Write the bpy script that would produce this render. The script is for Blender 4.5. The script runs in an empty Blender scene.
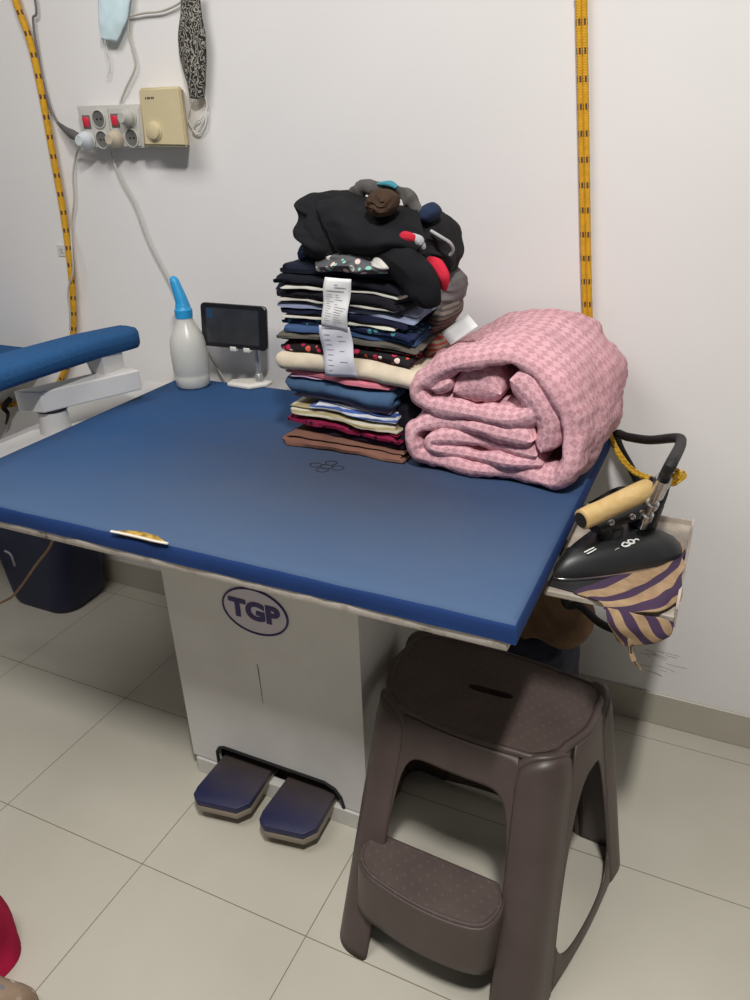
import bpy, bmesh, math, random
from mathutils import Vector, Matrix, noise
R = random.Random(7)
PI = math.pi
C = bpy.context.scene.collection
sc = bpy.context.scene

# ------------------------------------------------------------------ camera
F_PX, PITCH, ROLL, YAW, CAM_H = 757.7, 0.4550, -0.0338, 0.4496, 1.39
fw = Vector((-math.sin(YAW)*math.cos(PITCH), math.cos(YAW)*math.cos(PITCH), -math.sin(PITCH)))
r0 = Vector((math.cos(YAW), math.sin(YAW), 0)); u0 = r0.cross(fw)
rt = r0*math.cos(ROLL) + u0*math.sin(ROLL); up = rt.cross(fw)
EYE = Vector((0, 0, CAM_H))
cd = bpy.data.cameras.new('camera'); cam = bpy.data.objects.new('camera', cd); C.objects.link(cam)
cd.sensor_fit = 'HORIZONTAL'; cd.sensor_width = 36; cd.lens = F_PX*36/750; cd.clip_start = .02
M = Matrix((rt, up, -fw)).transposed().to_4x4(); M.translation = EYE
cam.matrix_world = M; sc.camera = cam

def _ray(x, y): return fw*F_PX + rt*(x-375) - up*(y-500)
def at(x, y, Y):
    'the point of the plane at depth Y that is seen at a place of the photograph'
    d = _ray(x, y); return EYE + d*(Y/d.y)
def atz(x, y, Z):
    d = _ray(x, y); return EYE + d*((Z-CAM_H)/d.z)

# ------------------------------------------------------------------ materials
def nodes(name):
    m = bpy.data.materials.new(name); m.use_nodes = True
    nt = m.node_tree; b = nt.nodes['Principled BSDF']
    return m, nt, b
def N(nt, t, **kw):
    n = nt.nodes.new(t)
    for k, v in kw.items():
        if k in n.inputs: n.inputs[k].default_value = v
        else: setattr(n, k, v)
    return n
def rgb(c): return (c[0], c[1], c[2], 1)
def s2l(r, g, b):
    f = lambda v: (v/255/12.92 if v/255 <= .04045 else ((v/255+.055)/1.055)**2.4)
    return (f(r), f(g), f(b))
def ramp(nt, fac, stops):
    n = nt.nodes.new('ShaderNodeValToRGB'); e = n.color_ramp.elements
    while len(e) < len(stops): e.new(.5)
    for k, (p, c) in enumerate(stops): e[k].position = p; e[k].color = rgb(c) if len(c) == 3 else c
    nt.links.new(fac, n.inputs[0]); return n
def mixc(nt, fac, a, b):
    n = nt.nodes.new('ShaderNodeMix'); n.data_type = 'RGBA'
    for k, v in ((0, fac), (6, a), (7, b)):
        if hasattr(v, 'links'): nt.links.new(v, n.inputs[k])
        else: n.inputs[k].default_value = v if k == 0 else rgb(v)
    return n.outputs[2]
def math_(nt, op, a, b=None):
    n = nt.nodes.new('ShaderNodeMath'); n.operation = op
    for k, v in ((0, a), (1, b)):
        if v is None: continue
        if hasattr(v, 'links'): nt.links.new(v, n.inputs[k])
        else: n.inputs[k].default_value = v
    return n.outputs[0]
def bump(nt, b, h, strength=.3, dist=.002):
    n = N(nt, 'ShaderNodeBump', Strength=strength, Distance=dist)
    nt.links.new(h, n.inputs['Height']); nt.links.new(n.outputs[0], b.inputs['Normal'])
_mc = {}
def plain(name, c, rough=.5, metal=0, var=.08, scale=30, bmp=0, trans=0, spec=None, alpha=1):
    if name in _mc: return _mc[name]
    m, nt, b = nodes(name); tc = N(nt, 'ShaderNodeTexCoord')
    nz = N(nt, 'ShaderNodeTexNoise', Scale=scale, Detail=4.0); nt.links.new(tc.outputs['Object'], nz.inputs['Vector'])
    lo = tuple(v*(1-var) for v in c); hi = tuple(min(1, v*(1+var)) for v in c)
    rp = ramp(nt, nz.outputs[0], [(.3, lo), (.7, hi)])
    nt.links.new(rp.outputs[0], b.inputs['Base Color'])
    b.inputs['Roughness'].default_value = rough; b.inputs['Metallic'].default_value = metal
    if trans: b.inputs['Transmission Weight'].default_value = trans
    if spec is not None: b.inputs['Specular IOR Level'].default_value = spec
    if bmp: bump(nt, b, nz.outputs[0], bmp)
    _mc[name] = m; return m
def cloth(name, c, pattern=None, c2=None, c3=None, var=.22, bmp=.5):
    if name in _mc: return _mc[name]
    m, nt, b = nodes(name); tc = N(nt, 'ShaderNodeTexCoord')
    big = N(nt, 'ShaderNodeTexNoise', Scale=18.0, Detail=5.0); nt.links.new(tc.outputs['Object'], big.inputs['Vector'])
    fine = N(nt, 'ShaderNodeTexNoise', Scale=420.0, Detail=2.0); nt.links.new(tc.outputs['Object'], fine.inputs['Vector'])
    rp = ramp(nt, big.outputs[0], [(.3, tuple(v*(1-var) for v in c)), (.7, tuple(min(1, v*(1+var)) for v in c))])
    col = rp.outputs[0]
    if pattern == 'floral':
        v = N(nt, 'ShaderNodeTexVoronoi', Scale=62.0); nt.links.new(tc.outputs['Object'], v.inputs['Vector'])
        msk = math_(nt, 'LESS_THAN', v.outputs['Distance'], .36)
        pick = ramp(nt, v.outputs['Color'], [(.0, c2), (.4, c3), (.75, (.75, .6, .55))]); pick.color_ramp.interpolation = 'CONSTANT'
        col = mixc(nt, msk, col, pick.outputs[0])
    if pattern == 'dots':
        v = N(nt, 'ShaderNodeTexVoronoi', Scale=75.0); nt.links.new(tc.outputs['Object'], v.inputs['Vector'])
        col = mixc(nt, math_(nt, 'LESS_THAN', v.outputs['Distance'], .33), col, c2)
    if pattern == 'stripes':
        w = N(nt, 'ShaderNodeTexWave', Scale=34.0, Distortion=2.0, bands_direction='Z'); nt.links.new(tc.outputs['Object'], w.inputs['Vector'])
        col = mixc(nt, math_(nt, 'GREATER_THAN', w.outputs['Fac'], .55), col, c2)
    nt.links.new(col, b.inputs['Base Color'])
    b.inputs['Roughness'].default_value = .92; b.inputs['Specular IOR Level'].default_value = .15
    ad = math_(nt, 'ADD', math_(nt, 'MULTIPLY', fine.outputs[0], .35), big.outputs[0])
    bump(nt, b, ad, bmp, .003)
    _mc[name] = m; return m

# ------------------------------------------------------------------ mesh helpers
WL = {}
def wloc(o): return WL[o.name]
def tag(o, label, cat, group=None, kind=None):
    if label: o['label'] = label
    if cat: o['category'] = cat
    if group: o['group'] = group
    if kind: o['kind'] = kind
    return o
def empty(name, loc, label, cat, group=None):
    o = bpy.data.objects.new(name, None); C.objects.link(o); o.location = loc; o.empty_display_size = .05
    WL[o.name] = Vector(loc); return tag(o, label, cat, group)
class MB:
    def __init__(s): s.v = []; s.f = []; s.uv = []
    def add(s, v, f, uv=None):
        n = len(s.v); s.v += [Vector(p) for p in v]; s.f += [tuple(i+n for i in q) for q in f]
        s.uv += uv if uv else [(0, 0)]*len(v); return s
    def box(s, a, b, bev=0, seg=2, mat=None):
        bm = bmesh.new(); bmesh.ops.create_cube(bm, size=1)
        a, b = Vector(a), Vector(b); c = (a+b)/2; d = b-a
        for v in bm.verts: v.co = Vector((v.co.x*d.x, v.co.y*d.y, v.co.z*d.z))+c
        if bev: bmesh.ops.bevel(bm, geom=bm.edges[:], offset=bev, segments=seg, profile=.5, affect='EDGES')
        return s.bm(bm, mat)
    def bm(s, bm, mat=None):
        bm.verts.index_update()
        v = [(mat @ x.co if mat else x.co.copy()) for x in bm.verts]; f = [tuple(x.index for x in q.verts) for q in bm.faces]
        bm.free(); return s.add(v, f)
    def sweep(s, pts, r, n=10, sub=6, flat=1.0, cap=True, smooth=True, up_=None):
        'tube through points; r one radius or one per point; flat squashes the section along its normal'
        P, Q = spline(pts, r if isinstance(r, (list, tuple)) else [r]*len(pts), sub) if smooth else ([Vector(p) for p in pts], list(r) if isinstance(r, (list, tuple)) else [r]*len(pts))
        t0 = (P[1]-P[0]).normalized(); a = up_ or (Vector((0, 0, 1)) if abs(t0.z) < .9 else Vector((0, 1, 0)))
        nrm = (a - t0*a.dot(t0)).normalized(); L = 0; v = []; uv = []; f = []
        for i, p in enumerate(P):
            t = (P[min(i+1, len(P)-1)]-P[max(i-1, 0)]).normalized()
            nrm = (nrm - t*nrm.dot(t)).normalized(); bi = t.cross(nrm)
            if i: L += (p-P[i-1]).length
            for k in range(n+1):
                th = 2*PI*k/n
                v.append(p + nrm*(math.cos(th)*Q[i]*flat) + bi*(math.sin(th)*Q[i])); uv.append((k/n, L))
        m = n+1
        for i in range(len(P)-1):
            for k in range(n): f.append((i*m+k, i*m+k+1, (i+1)*m+k+1, (i+1)*m+k))
        if cap:
            f.append(tuple(range(n-1, -1, -1))); f.append(tuple((len(P)-1)*m+k for k in range(n)))
        return s.add(v, f, uv)
    def lathe(s, prof, c, n=28, axis=None, cap=True):
        'profile of (radius, height) about an axis from c'
        c = Vector(c); ax = (axis or Vector((0, 0, 1))).normalized()
        a = ax.orthogonal().normalized(); b = ax.cross(a); v = []; f = []
        for (r, h) in prof:
            for k in range(n): v.append(c + ax*h + (a*math.cos(2*PI*k/n)+b*math.sin(2*PI*k/n))*r)
        for i in range(len(prof)-1):
            for k in range(n): f.append((i*n+k, i*n+(k+1) % n, (i+1)*n+(k+1) % n, (i+1)*n+k))
        if cap: f.append(tuple(range(n-1, -1, -1))); f.append(tuple((len(prof)-1)*n+k for k in range(n)))
        return s.add(v, f)
    def prism(s, outline, d, bev=0):
        'flat outline of 3D points pushed along d'
        bm = bmesh.new(); d = Vector(d); vs = [bm.verts.new(p) for p in outline]; fa = bm.faces.new(vs)
        ex = bmesh.ops.extrude_face_region(bm, geom=[fa])
        for g in ex['geom']:
            if isinstance(g, bmesh.types.BMVert): g.co += d
        bmesh.ops.recalc_face_normals(bm, faces=bm.faces[:])
        if bev: bmesh.ops.bevel(bm, geom=bm.edges[:], offset=bev, segments=2, profile=.5, affect='EDGES')
        return s.bm(bm)
    def grid(s, rows, uv=True, close=False):
        nr, nc = len(rows), len(rows[0]); v = [p for r in rows for p in r]
        u = [(j/(nc-1), i/(nr-1)) for i in range(nr) for j in range(nc)]; f = []
        for i in range(nr-1):
            for j in range(nc-1): f.append((i*nc+j, i*nc+j+1, (i+1)*nc+j+1, (i+1)*nc+j))
        return s.add(v, f, u)
    def build(s, name, mat, parent=None, smooth=True, label=None, solid=0, sub=0, auto=None):
        if parent is not None: org = wloc(parent)
        else:
            xs = [p.x for p in s.v]; ys = [p.y for p in s.v]; zs = [p.z for p in s.v]
            org = Vector(((min(xs)+max(xs))/2, (min(ys)+max(ys))/2, min(zs)))
        me = bpy.data.meshes.new(name); me.from_pydata([tuple(p-org) for p in s.v], [], s.f)
        bm = bmesh.new(); bm.from_mesh(me)
        if not solid: bmesh.ops.recalc_face_normals(bm, faces=bm.faces[:])
        bm.to_mesh(me); bm.free()
        ul = me.uv_layers.new(name='UVMap')
        for lp in me.loops: ul.data[lp.index].uv = s.uv[lp.vertex_index]
        for p in me.polygons: p.use_smooth = smooth
        if smooth:
            try: me.set_sharp_from_angle(angle=math.radians(auto or 50))
            except Exception: pass
        me.materials.append(mat)
        o = bpy.data.objects.new(name, me); C.objects.link(o)
        if parent is not None: o.parent = parent
        else: o.location = org
        WL[o.name] = Vector(org)
        if solid:
            md = o.modifiers.new('solid', 'SOLIDIFY'); md.thickness = solid; md.offset = 0
        if sub:
            md = o.modifiers.new('sub', 'SUBSURF'); md.levels = sub; md.render_levels = sub
        if label: o['label'] = label
        return o
def spline(pts, rad, sub=6):
    P = [Vector(p) for p in pts]; n = len(P)
    if n < 3:
        return [P[0].lerp(P[-1], k/sub) for k in range(sub+1)], [rad[0]+(rad[-1]-rad[0])*k/sub for k in range(sub+1)]
    out = []; ro = []
    for i in range(n-1):
        p0, p1, p2, p3 = P[max(i-1, 0)], P[i], P[i+1], P[min(i+2, n-1)]
        for k in range(sub):
            t = k/sub
            out.append(.5*((2*p1)+(p2-p0)*t+(2*p0-5*p1+4*p2-p3)*t*t+(3*p1-p0-3*p2+p3)*t**3)); ro.append(rad[i]+(rad[i+1]-rad[i])*t)
    out.append(P[-1]); ro.append(rad[-1]); return out, ro
def nvec(p):
    p = Vector(p); return Vector((noise.noise(p+Vector((9.3, 1.7, 5.1))), noise.noise(p+Vector((-4.2, 7.7, 2.9))), noise.noise(p+Vector((3.6, -8.4, 6.3)))))
def nz3(p, s): return nvec(Vector(p)*s)
def nz1(p, s): return noise.noise(Vector(p)*s)
def text_mesh(body, size, mtx, depth=.0006, bold=.0, shear=0):
    cu = bpy.data.curves.new('t', 'FONT'); cu.body = body; cu.size = size; cu.extrude = depth; cu.offset = bold; cu.shear = shear
    cu.align_x = 'CENTER'; cu.align_y = 'CENTER'
    o = bpy.data.objects.new('t', cu); C.objects.link(o)
    dg = bpy.context.evaluated_depsgraph_get(); me = bpy.data.meshes.new_from_object(o.evaluated_get(dg))
    v = [mtx @ x.co for x in me.vertices]; f = [tuple(p.vertices) for p in me.polygons]
    bpy.data.objects.remove(o); bpy.data.curves.remove(cu); bpy.data.meshes.remove(me)
    return MB().add(v, f)

# ------------------------------------------------------------------ the setting
YW = 1.642
m, nt, b = nodes('floor_tile'); tc = N(nt, 'ShaderNodeTexCoord'); sp = N(nt, 'ShaderNodeSeparateXYZ')
nt.links.new(tc.outputs['Object'], sp.inputs[0])
def line(axis, off):
    f = math_(nt, 'FRACT', math_(nt, 'DIVIDE', math_(nt, 'ADD', sp.outputs[axis], off), .4))
    return math_(nt, 'LESS_THAN', math_(nt, 'ABSOLUTE', math_(nt, 'SUBTRACT', f, .5)), .0024)
gx = line(0, .955+8.2); gy = line(1, -.779+8.2)
g = math_(nt, 'MAXIMUM', gx, gy)
n1 = N(nt, 'ShaderNodeTexNoise', Scale=3.0, Detail=6.0); nt.links.new(tc.outputs['Object'], n1.inputs['Vector'])
n2 = N(nt, 'ShaderNodeTexNoise', Scale=14.0, Detail=6.0); nt.links.new(tc.outputs['Object'], n2.inputs['Vector'])
base = ramp(nt, n1.outputs[0], [(.3, (.475, .45, .375)), (.7, (.535, .51, .435))])
dirt = mixc(nt, math_(nt, 'MULTIPLY', math_(nt, 'GREATER_THAN', n2.outputs[0], .735), .3), base.outputs[0], (.3, .27, .2))
nt.links.new(mixc(nt, g, dirt, (.19, .16, .11)), b.inputs['Base Color'])
b.inputs['Roughness'].default_value = .32; b.inputs['Specular IOR Level'].default_value = .35
M_FLOOR = m
fl = MB().box((-4.2, -2.2, -.06), (2.8, YW+.1, 0)).build('floor', M_FLOOR, smooth=False); fl['kind'] = 'structure'
fl.data.transform(Matrix.Translation(fl.location)); fl.location = (0, 0, 0)

m, nt, b = nodes('wall_paint'); tc = N(nt, 'ShaderNodeTexCoord')
n1 = N(nt, 'ShaderNodeTexNoise', Scale=1.3, Detail=5.0); nt.links.new(tc.outputs['Object'], n1.inputs['Vector'])
n2 = N(nt, 'ShaderNodeTexNoise', Scale=55.0, Detail=5.0); nt.links.new(tc.outputs['Object'], n2.inputs['Vector'])
base = ramp(nt, n1.outputs[0], [(.3, (.76, .745, .735)), (.7, (.83, .815, .80))])
nt.links.new(base.outputs[0], b.inputs['Base Color']); b.inputs['Roughness'].default_value = .75; b.inputs['Specular IOR Level'].default_value = .25
bump(nt, b, n2.outputs[0], .15, .002)
w = MB().box((-4.2, YW, 0), (2.8, YW+.1, 2.8)).build('wall_back', m, smooth=False); w['kind'] = 'structure'
bb = MB().box((-4.2, YW-.006, 0), (2.8, YW+.002, .096), .002, 1).build('baseboard_back', plain('base_tile', (.46, .43, .36), .4, var=.05, scale=6), smooth=False); bb['kind'] = 'structure'

# ------------------------------------------------------------------ ironing table
TX0, TX1, TY0, TY1, TZ = -1.348, -.193, .818, 1.597, .80
WHITE = plain('white_enamel', (.70, .69, .67), .45, var=.05, scale=9)
m, nt, b = nodes('blue_pad_cloth'); tc = N(nt, 'ShaderNodeTexCoord'); sp = N(nt, 'ShaderNodeSeparateXYZ'); nt.links.new(tc.outputs['Object'], sp.inputs[0])
n1 = N(nt, 'ShaderNodeTexNoise', Scale=3.2, Detail=6.0, Roughness=.6); nt.links.new(tc.outputs['Object'], n1.inputs['Vector'])
n2 = N(nt, 'ShaderNodeTexNoise', Scale=260.0, Detail=2.0); nt.links.new(tc.outputs['Object'], n2.inputs['Vector'])
n3 = N(nt, 'ShaderNodeTexNoise', Scale=16.0, Detail=6.0); nt.links.new(tc.outputs['Object'], n3.inputs['Vector'])
# wear: greyer towards the middle of the working side
vd = N(nt, 'ShaderNodeVectorMath', operation='DISTANCE'); mp = N(nt, 'ShaderNodeMapping'); mp.inputs['Scale'].default_value = (1.0, 1.25, 1)
nt.links.new(tc.outputs['Object'], mp.inputs[0]); nt.links.new(mp.outputs[0], vd.inputs[0]); vd.inputs[1].default_value = (.20, -.10, .80)
wear = ramp(nt, math_(nt, 'ADD', vd.outputs['Value'], math_(nt, 'MULTIPLY', math_(nt, 'SUBTRACT', n1.outputs[0], .5), .55)), [(.12, (1, 1, 1)), (.60, (0, 0, 0))])
c1 = mixc(nt, wear.outputs[0], (.026, .076, .190), (.050, .064, .105))
c2 = mixc(nt, math_(nt, 'MULTIPLY', math_(nt, 'GREATER_THAN', n3.outputs[0], .68), .25), c1, (.05, .055, .08))
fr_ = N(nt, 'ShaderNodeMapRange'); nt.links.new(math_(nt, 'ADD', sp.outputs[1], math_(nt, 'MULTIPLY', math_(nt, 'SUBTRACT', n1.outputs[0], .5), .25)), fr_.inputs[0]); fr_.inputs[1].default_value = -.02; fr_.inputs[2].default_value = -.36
c2 = mixc(nt, math_(nt, 'MULTIPLY', fr_.outputs[0], .62), c2, (.085, .135, .225))  # paler towards the front: sheen and dust both put into the colour
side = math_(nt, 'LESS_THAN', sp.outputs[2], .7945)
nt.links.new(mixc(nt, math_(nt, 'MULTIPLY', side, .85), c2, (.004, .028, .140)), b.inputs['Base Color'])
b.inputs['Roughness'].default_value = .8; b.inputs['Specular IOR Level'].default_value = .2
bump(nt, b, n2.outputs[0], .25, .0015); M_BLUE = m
TABLE = empty('ironing_table', ((TX0+TX1)/2, (TY0+TY1)/2, 0), 'large blue-padded steam ironing table on a white pedestal cabinet', 'ironing table')
# padded top: rounded edge, cloth pulled over it, slightly wavy lower hem
rows = []
def tpl(x, y):
    dx = max(TX0+.03-x, 0, x-(TX1-.03)); return 0
for (ins, z) in [(.0, .766), (-.002, .775), (-.001, .788), (.004, .796), (.012, .7995), (.03, .80)]:
    ring = []
    per = [(TX0, TY0, TX1, TY0), (TX1, TY0, TX1, TY1), (TX1, TY1, TX0, TY1), (TX0, TY1, TX0, TY0)]
    for (xa, ya, xb, yb) in per:
        for k in range(40):
            t = k/40; x = xa+(xb-xa)*t; y = ya+(yb-ya)*t
            cx = min(max(x, TX0+ins), TX1-ins); cy = min(max(y, TY0+ins), TY1-ins)
            wv = .0025*nz1((x, y, z*3), 22) if z < .797 else 0
            ring.append(Vector((cx, cy+wv, z+(.002*nz1((x, y, 1), 9) if z < .77 else 0))))
    ring.append(ring[0].copy()); rows.append(ring)
mb = MB().grid(rows)
nx, ny = 44, 30
mb.grid([[Vector((TX0+.03+(TX1-TX0-.06)*i/nx, TY0+.03+(TY1-TY0-.06)*j/ny, .80+.0009*nz1((i*.05, j*.05, 3), 3)*min(1, min(i, nx-i, j, ny-j)/3))) for i in range(nx+1)] for j in range(ny+1)])
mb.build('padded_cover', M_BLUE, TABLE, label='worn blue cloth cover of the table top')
M_EDGE = None
m, nt, b = nodes('peeling_edge'); tc = N(nt, 'ShaderNodeTexCoord')
n1 = N(nt, 'ShaderNodeTexNoise', Scale=16.0, Detail=8.0, Roughness=.75); nt.links.new(tc.outputs['Object'], n1.inputs['Vector'])
rp = ramp(nt, n1.outputs[0], [(.33, (.06, .045, .035)), (.39, (.42, .37, .32)), (.50, (.60, .55, .50))]); nt.links.new(rp.outputs[0], b.inputs['Base Color'])
b.inputs['Roughness'].default_value = .7; M_EDGE = m
MB().box((TX0+.002, TY0+.002, .749), (TX1-.012, TY1-.002, .772), .002, 1).build('board_edge', M_EDGE, TABLE, label='scuffed white board edge below the blue cloth')
for k, cx in enumerate((-.8,)):
    a0, a1, a2 = atz(115, 531, .80), atz(168, 544, .80), atz(140, 532, .80)
    o = [(-.885, .815), (-.862, .828), (-.835, .834), (-.80, .832), (-.768, .818), (-.80, .8145), (-.84, .8145)]
    tp = MB().prism([Vector((x, y, .7988)) for x, y in o], (0, 0, .0030), .001).build('torn_patch', plain('foam', (.42, .26, .04), .9, var=.6, scale=70, bmp=.8), TABLE, label='torn hole showing yellow foam at the front edge')
    MB().sweep([Vector((x, y, .8015)) for x, y in ((-.884, .8155), (-.85, .8165), (-.82, .8165), (-.79, .816), (-.767, .8175))], .0028, 6, flat=.6).build('torn_lining', plain('lining', (.72, .68, .6), .9), tp)
# pen outline drawn on the cloth
pm = MB()
for cx, cy in ((0, .019), (.0, -.017), (-.024, 0), (.024, .002), (0.0, .0)):
    pts = [Vector((-.735+.06+cx+.012*math.cos(a)*(1+.1*math.sin(3*a)), 1.185+cy+.010*math.sin(a), .8004)) for a in [2*PI*i/10 for i in range(11)]]
    pm.sweep(pts, .0010, 5, 3)
pm.build('pen_drawing', plain('ink', (.012, .014, .022), .8), TABLE, label='small dark clover outline drawn on the cloth')
# pedestal
CX0, CX1, CY0, CY1 = -1.012, -.548, 1.045, 1.54
cab = MB().box((CX0, CY0+.012, .05), (CX0+.012, CY1, .75)).box((CX1-.012, CY0+.012, .05), (CX1, CY1, .75)).box((CX0+.012, CY1-.012, .05), (CX1-.012, CY1, .75)).box((CX0+.012, CY0+.012, .72), (CX1-.012, CY1-.012, .75))
cab.build('cabinet_body', WHITE, TABLE, smooth=False)
def fp(x, z): return Vector((x, CY0, z))
nx0, nx1, nzt = -.938, -.605, .107
arch = [fp(nx0, .05), fp(nx0, nzt-.02), fp(nx0+.008, nzt-.006), fp(nx0+.022, nzt), fp(nx1-.045, nzt), fp(nx1-.02, nzt-.01), fp(nx1-.006, nzt-.03), fp(nx1, .05)]
MB().prism([fp(CX0, .05), fp(CX0, .75), fp(CX1, .75), fp(CX1, .05)] + arch[::-1], (0, .012, 0)).build('front_panel', WHITE, TABLE, smooth=False)
MB().sweep([p+Vector((0, -.001, 0)) for p in arch], .004, 6, smooth=False).build('arch_gasket', plain('black_rubber', (.012, .012, .013), .6), TABLE)
pl = MB().box((CX0+.008, CY0-.004, 0), (CX1-.008, CY0+.02, .046), .002, 1)
pl.box((CX0+.008, CY0+.02, 0), (CX0+.03, CY1, .05)).box((CX1-.03, CY0+.02, 0), (CX1-.008, CY1, .05)).build('plinth', plain('plinth_white', (.62, .61, .57), .5, var=.05), TABLE, smooth=False)
# logo
LG = at(255, 611.5, CY0); ink = plain('logo_ink', (.028, .016, .13), .5, var=.03)
lm = MB(); n = 64; ring = []
for k in range(n+1):
    a = 2*PI*k/n; ring.append(Vector((LG.x+.0770*math.cos(a), CY0-.0012, LG.z+.0535*math.sin(a))))
lm.sweep(ring, .0024, 6, smooth=False, cap=False)
plate = MB().lathe([(1, 0), (1, .0012)], (0, 0, 0), 64)
plate.v = [Vector((LG.x+p.x*.0765, CY0-p.z, LG.z+p.y*.053)) for p in plate.v]
emb = plate.build('logo_badge', plain('badge_lilac', (.64, .60, .66), .5, var=.02), TABLE, label='oval badge with the letters TGP')
lm.build('badge_rim', ink, emb)
tm = text_mesh('TGP', .0570, Matrix.Translation((LG.x-.001, CY0-.0022, LG.z-.001)) @ Matrix.Rotation(PI/2, 4, 'X') @ Matrix.Diagonal((1.12, 1, 1, 1)), .0008, .0024)
tm.build('badge_letters', ink, emb, smooth=False)
sc1 = [at(x, y, CY0-.0004) for x, y in ((257, 664), (258.5, 672), (260, 682), (263, 704))]
MB().sweep(sc1, [.0006, .0011, .0008, .0003], 5, 4).build('panel_scratch', plain('scratch_dark', (.12, .10, .08), .8), TABLE, label='thin dark scratch down the front panel')
# pedals
m, nt, b = nodes('pedal_tread'); tc = N(nt, 'ShaderNodeTexCoord'); sp = N(nt, 'ShaderNodeSeparateXYZ'); nt.links.new(tc.outputs['Object'], sp.inputs[0])
n1 = N(nt, 'ShaderNodeTexNoise', Scale=20.0, Detail=5.0); nt.links.new(tc.outputs['Object'], n1.inputs['Vector'])
rp = ramp(nt, math_(nt, 'ADD', math_(nt, 'MULTIPLY', sp.outputs[1], 1.0), math_(nt, 'MULTIPLY', math_(nt, 'SUBTRACT', n1.outputs[0], .5), .05)), [(.0, (.012, .014, .062)), (1, (.07, .055, .05))])
rp.color_ramp.elements[0].position = 0; mr = N(nt, 'ShaderNodeMapRange'); nt.links.new(rp.inputs[0].links[0].from_socket, mr.inputs[0]); mr.inputs[1].default_value = -.26; mr.inputs[2].default_value = -.155
nt.links.new(mr.outputs[0], rp.inputs[0]); nt.links.new(rp.outputs[0], b.inputs['Base Color']); b.inputs['Roughness'].default_value = .5; PB = m
PW = plain('pedal_steel', (.26, .22, .17), .5)
for (x0, x1) in ((-.932, -.795), (-.758, -.627)):
    o = [(x0+.006, 1.10), (x1-.004, 1.10), (x1, .962), (x1-.02, .936), (x0+.022, .922), (x0+.004, .934), (x0, .955)]
    p = MB().prism([Vector((x, y, .030+.06*(y-.92))) for x, y in o], (0, 0, .016), .002).build('pedal', PW, TABLE, label='foot pedal with a dark blue tread')
    MB().prism([Vector((x, y, .0462+.06*(y-.92))) for x, y in o], (0, 0, .016), .002).build('pedal_tread', PB, p)
    MB().box(((x0+x1)/2-.02, 1.095, .03), ((x0+x1)/2+.02, 1.3, .05)).build('pedal_lever', plain('black_rubber', (0, 0, 0)), p)
# white side ledge, swing arm
MB().box((-1.488, .80, .745), (TX0, TY1, .775), .004).build('side_ledge', WHITE, TABLE)
ARM = MB()
p0, p1 = Vector((-1.412, 1.150, 0)), Vector((-1.320, 1.378, 0)); d = (p1-p0).normalized(); ang = math.atan2(d.y, d.x)
mt = Matrix.Translation(((p0+p1)/2).to_tuple()) @ Matrix.Rotation(ang, 4, 'Z')
L = (p1-p0).length
ARM.prism([Vector((x, y, .835)) for x, y in ((-1.446, 1.140), (-1.380, 1.154), (-1.284, 1.372), (-1.346, 1.388))], (0, 0, .049), .003)
arm = ARM.build('swing_arm', WHITE, TABLE, smooth=False, label='white box-section arm carrying the sleeve board')
MB().lathe([(.036, .775), (.034, .80), (.032, .829)], (-1.402, 1.195, 0)).build('arm_post', WHITE, arm)
MB().lathe([(.034, .828), (.036, .830), (.036, .834), (.034, .836)], (-1.402, 1.195, 0)).build('pivot_ring', plain('black_rubber', (0, 0, 0)), arm)
nk = MB(); nk.box((-1, -1, 0), (1, 1, 1))
for v in nk.v:
    t = v.z; hw = .021+.008*t; c = Vector((-1.356+.001*t, 1.345-.008*t, 0))
    v.x, v.y, v.z = c.x+v.x*hw, c.y+v.y*.034, .884+.046*t
nk.build('board_neck', WHITE, arm, smooth=False)
# sleeve board: flat padded tongue, rounded at its far end
pad = MB(); rows = []; yt = 1.452
for i in range(46):
    t = i/45; y = .60+(yt-.60)*(1-(1-t)**1.8) if False else .60+(yt-.60)*math.sin(t*PI/2)
    k = (yt-y); hw = .047+.03*min(1, k/.8)
    rr = min(1, k/.05); hw *= math.sqrt(max(0, 1-(1-rr)**2)); cx = -1.392+.034*max(0, 1-k/.45)
    ht = .0265*(math.sqrt(max(0, 1-(1-min(1, k/.02))**2)))
    row = []
    for q in range(25):
        a = 2*PI*q/24; ca, sa = math.cos(a), math.sin(a)
        ex = lambda v, p: math.copysign(abs(v)**p, v)
        zc = .953 - .05*max(0, (k-.35))**2 + .004*nz1((y, a, 1), 3) - .008*max(0, 1-k/.15)
        row.append(Vector((cx+hw*ex(ca, .55), y, zc+ht*ex(sa, .6))))
    rows.append(row)
pad.grid(rows); pad.add(rows[0][:-1], [tuple(range(24))])
m2, nt, b = nodes('sleeve_cloth'); tc = N(nt, 'ShaderNodeTexCoord')
n2 = N(nt, 'ShaderNodeTexNoise', Scale=150.0, Detail=3.0); nt.links.new(tc.outputs['Object'], n2.inputs['Vector'])
rp = ramp(nt, n2.outputs[0], [(.3, (.020, .080, .20)), (.7, (.027, .098, .235))]); nt.links.new(rp.outputs[0], b.inputs['Base Color']); b.inputs['Roughness'].default_value = .9
b.inputs['Specular IOR Level'].default_value = .15; bump(nt, b, n2.outputs[0], .4, .002); M_SLEEVE = m2
pad.build('sleeve_board', M_SLEEVE, arm, label='blue padded sleeve board')
# tray for the iron on the right side
tr = MB().box((-.205, 1.038, .708), (-.006, 1.352, .719), .002, 1).box((-.009, 1.038, .70), (-.005, 1.352, .733)).box((-.205, 1.349, .70), (-.005, 1.353, .729))
tr.box((-.20, 1.2, .685), (-.15, 1.23, .71)).build('iron_tray', plain('tray_grime', (.36, .315, .265), .6, var=.5, scale=14), TABLE, smooth=False, label='grimy sheet-metal rest for the iron')

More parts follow.
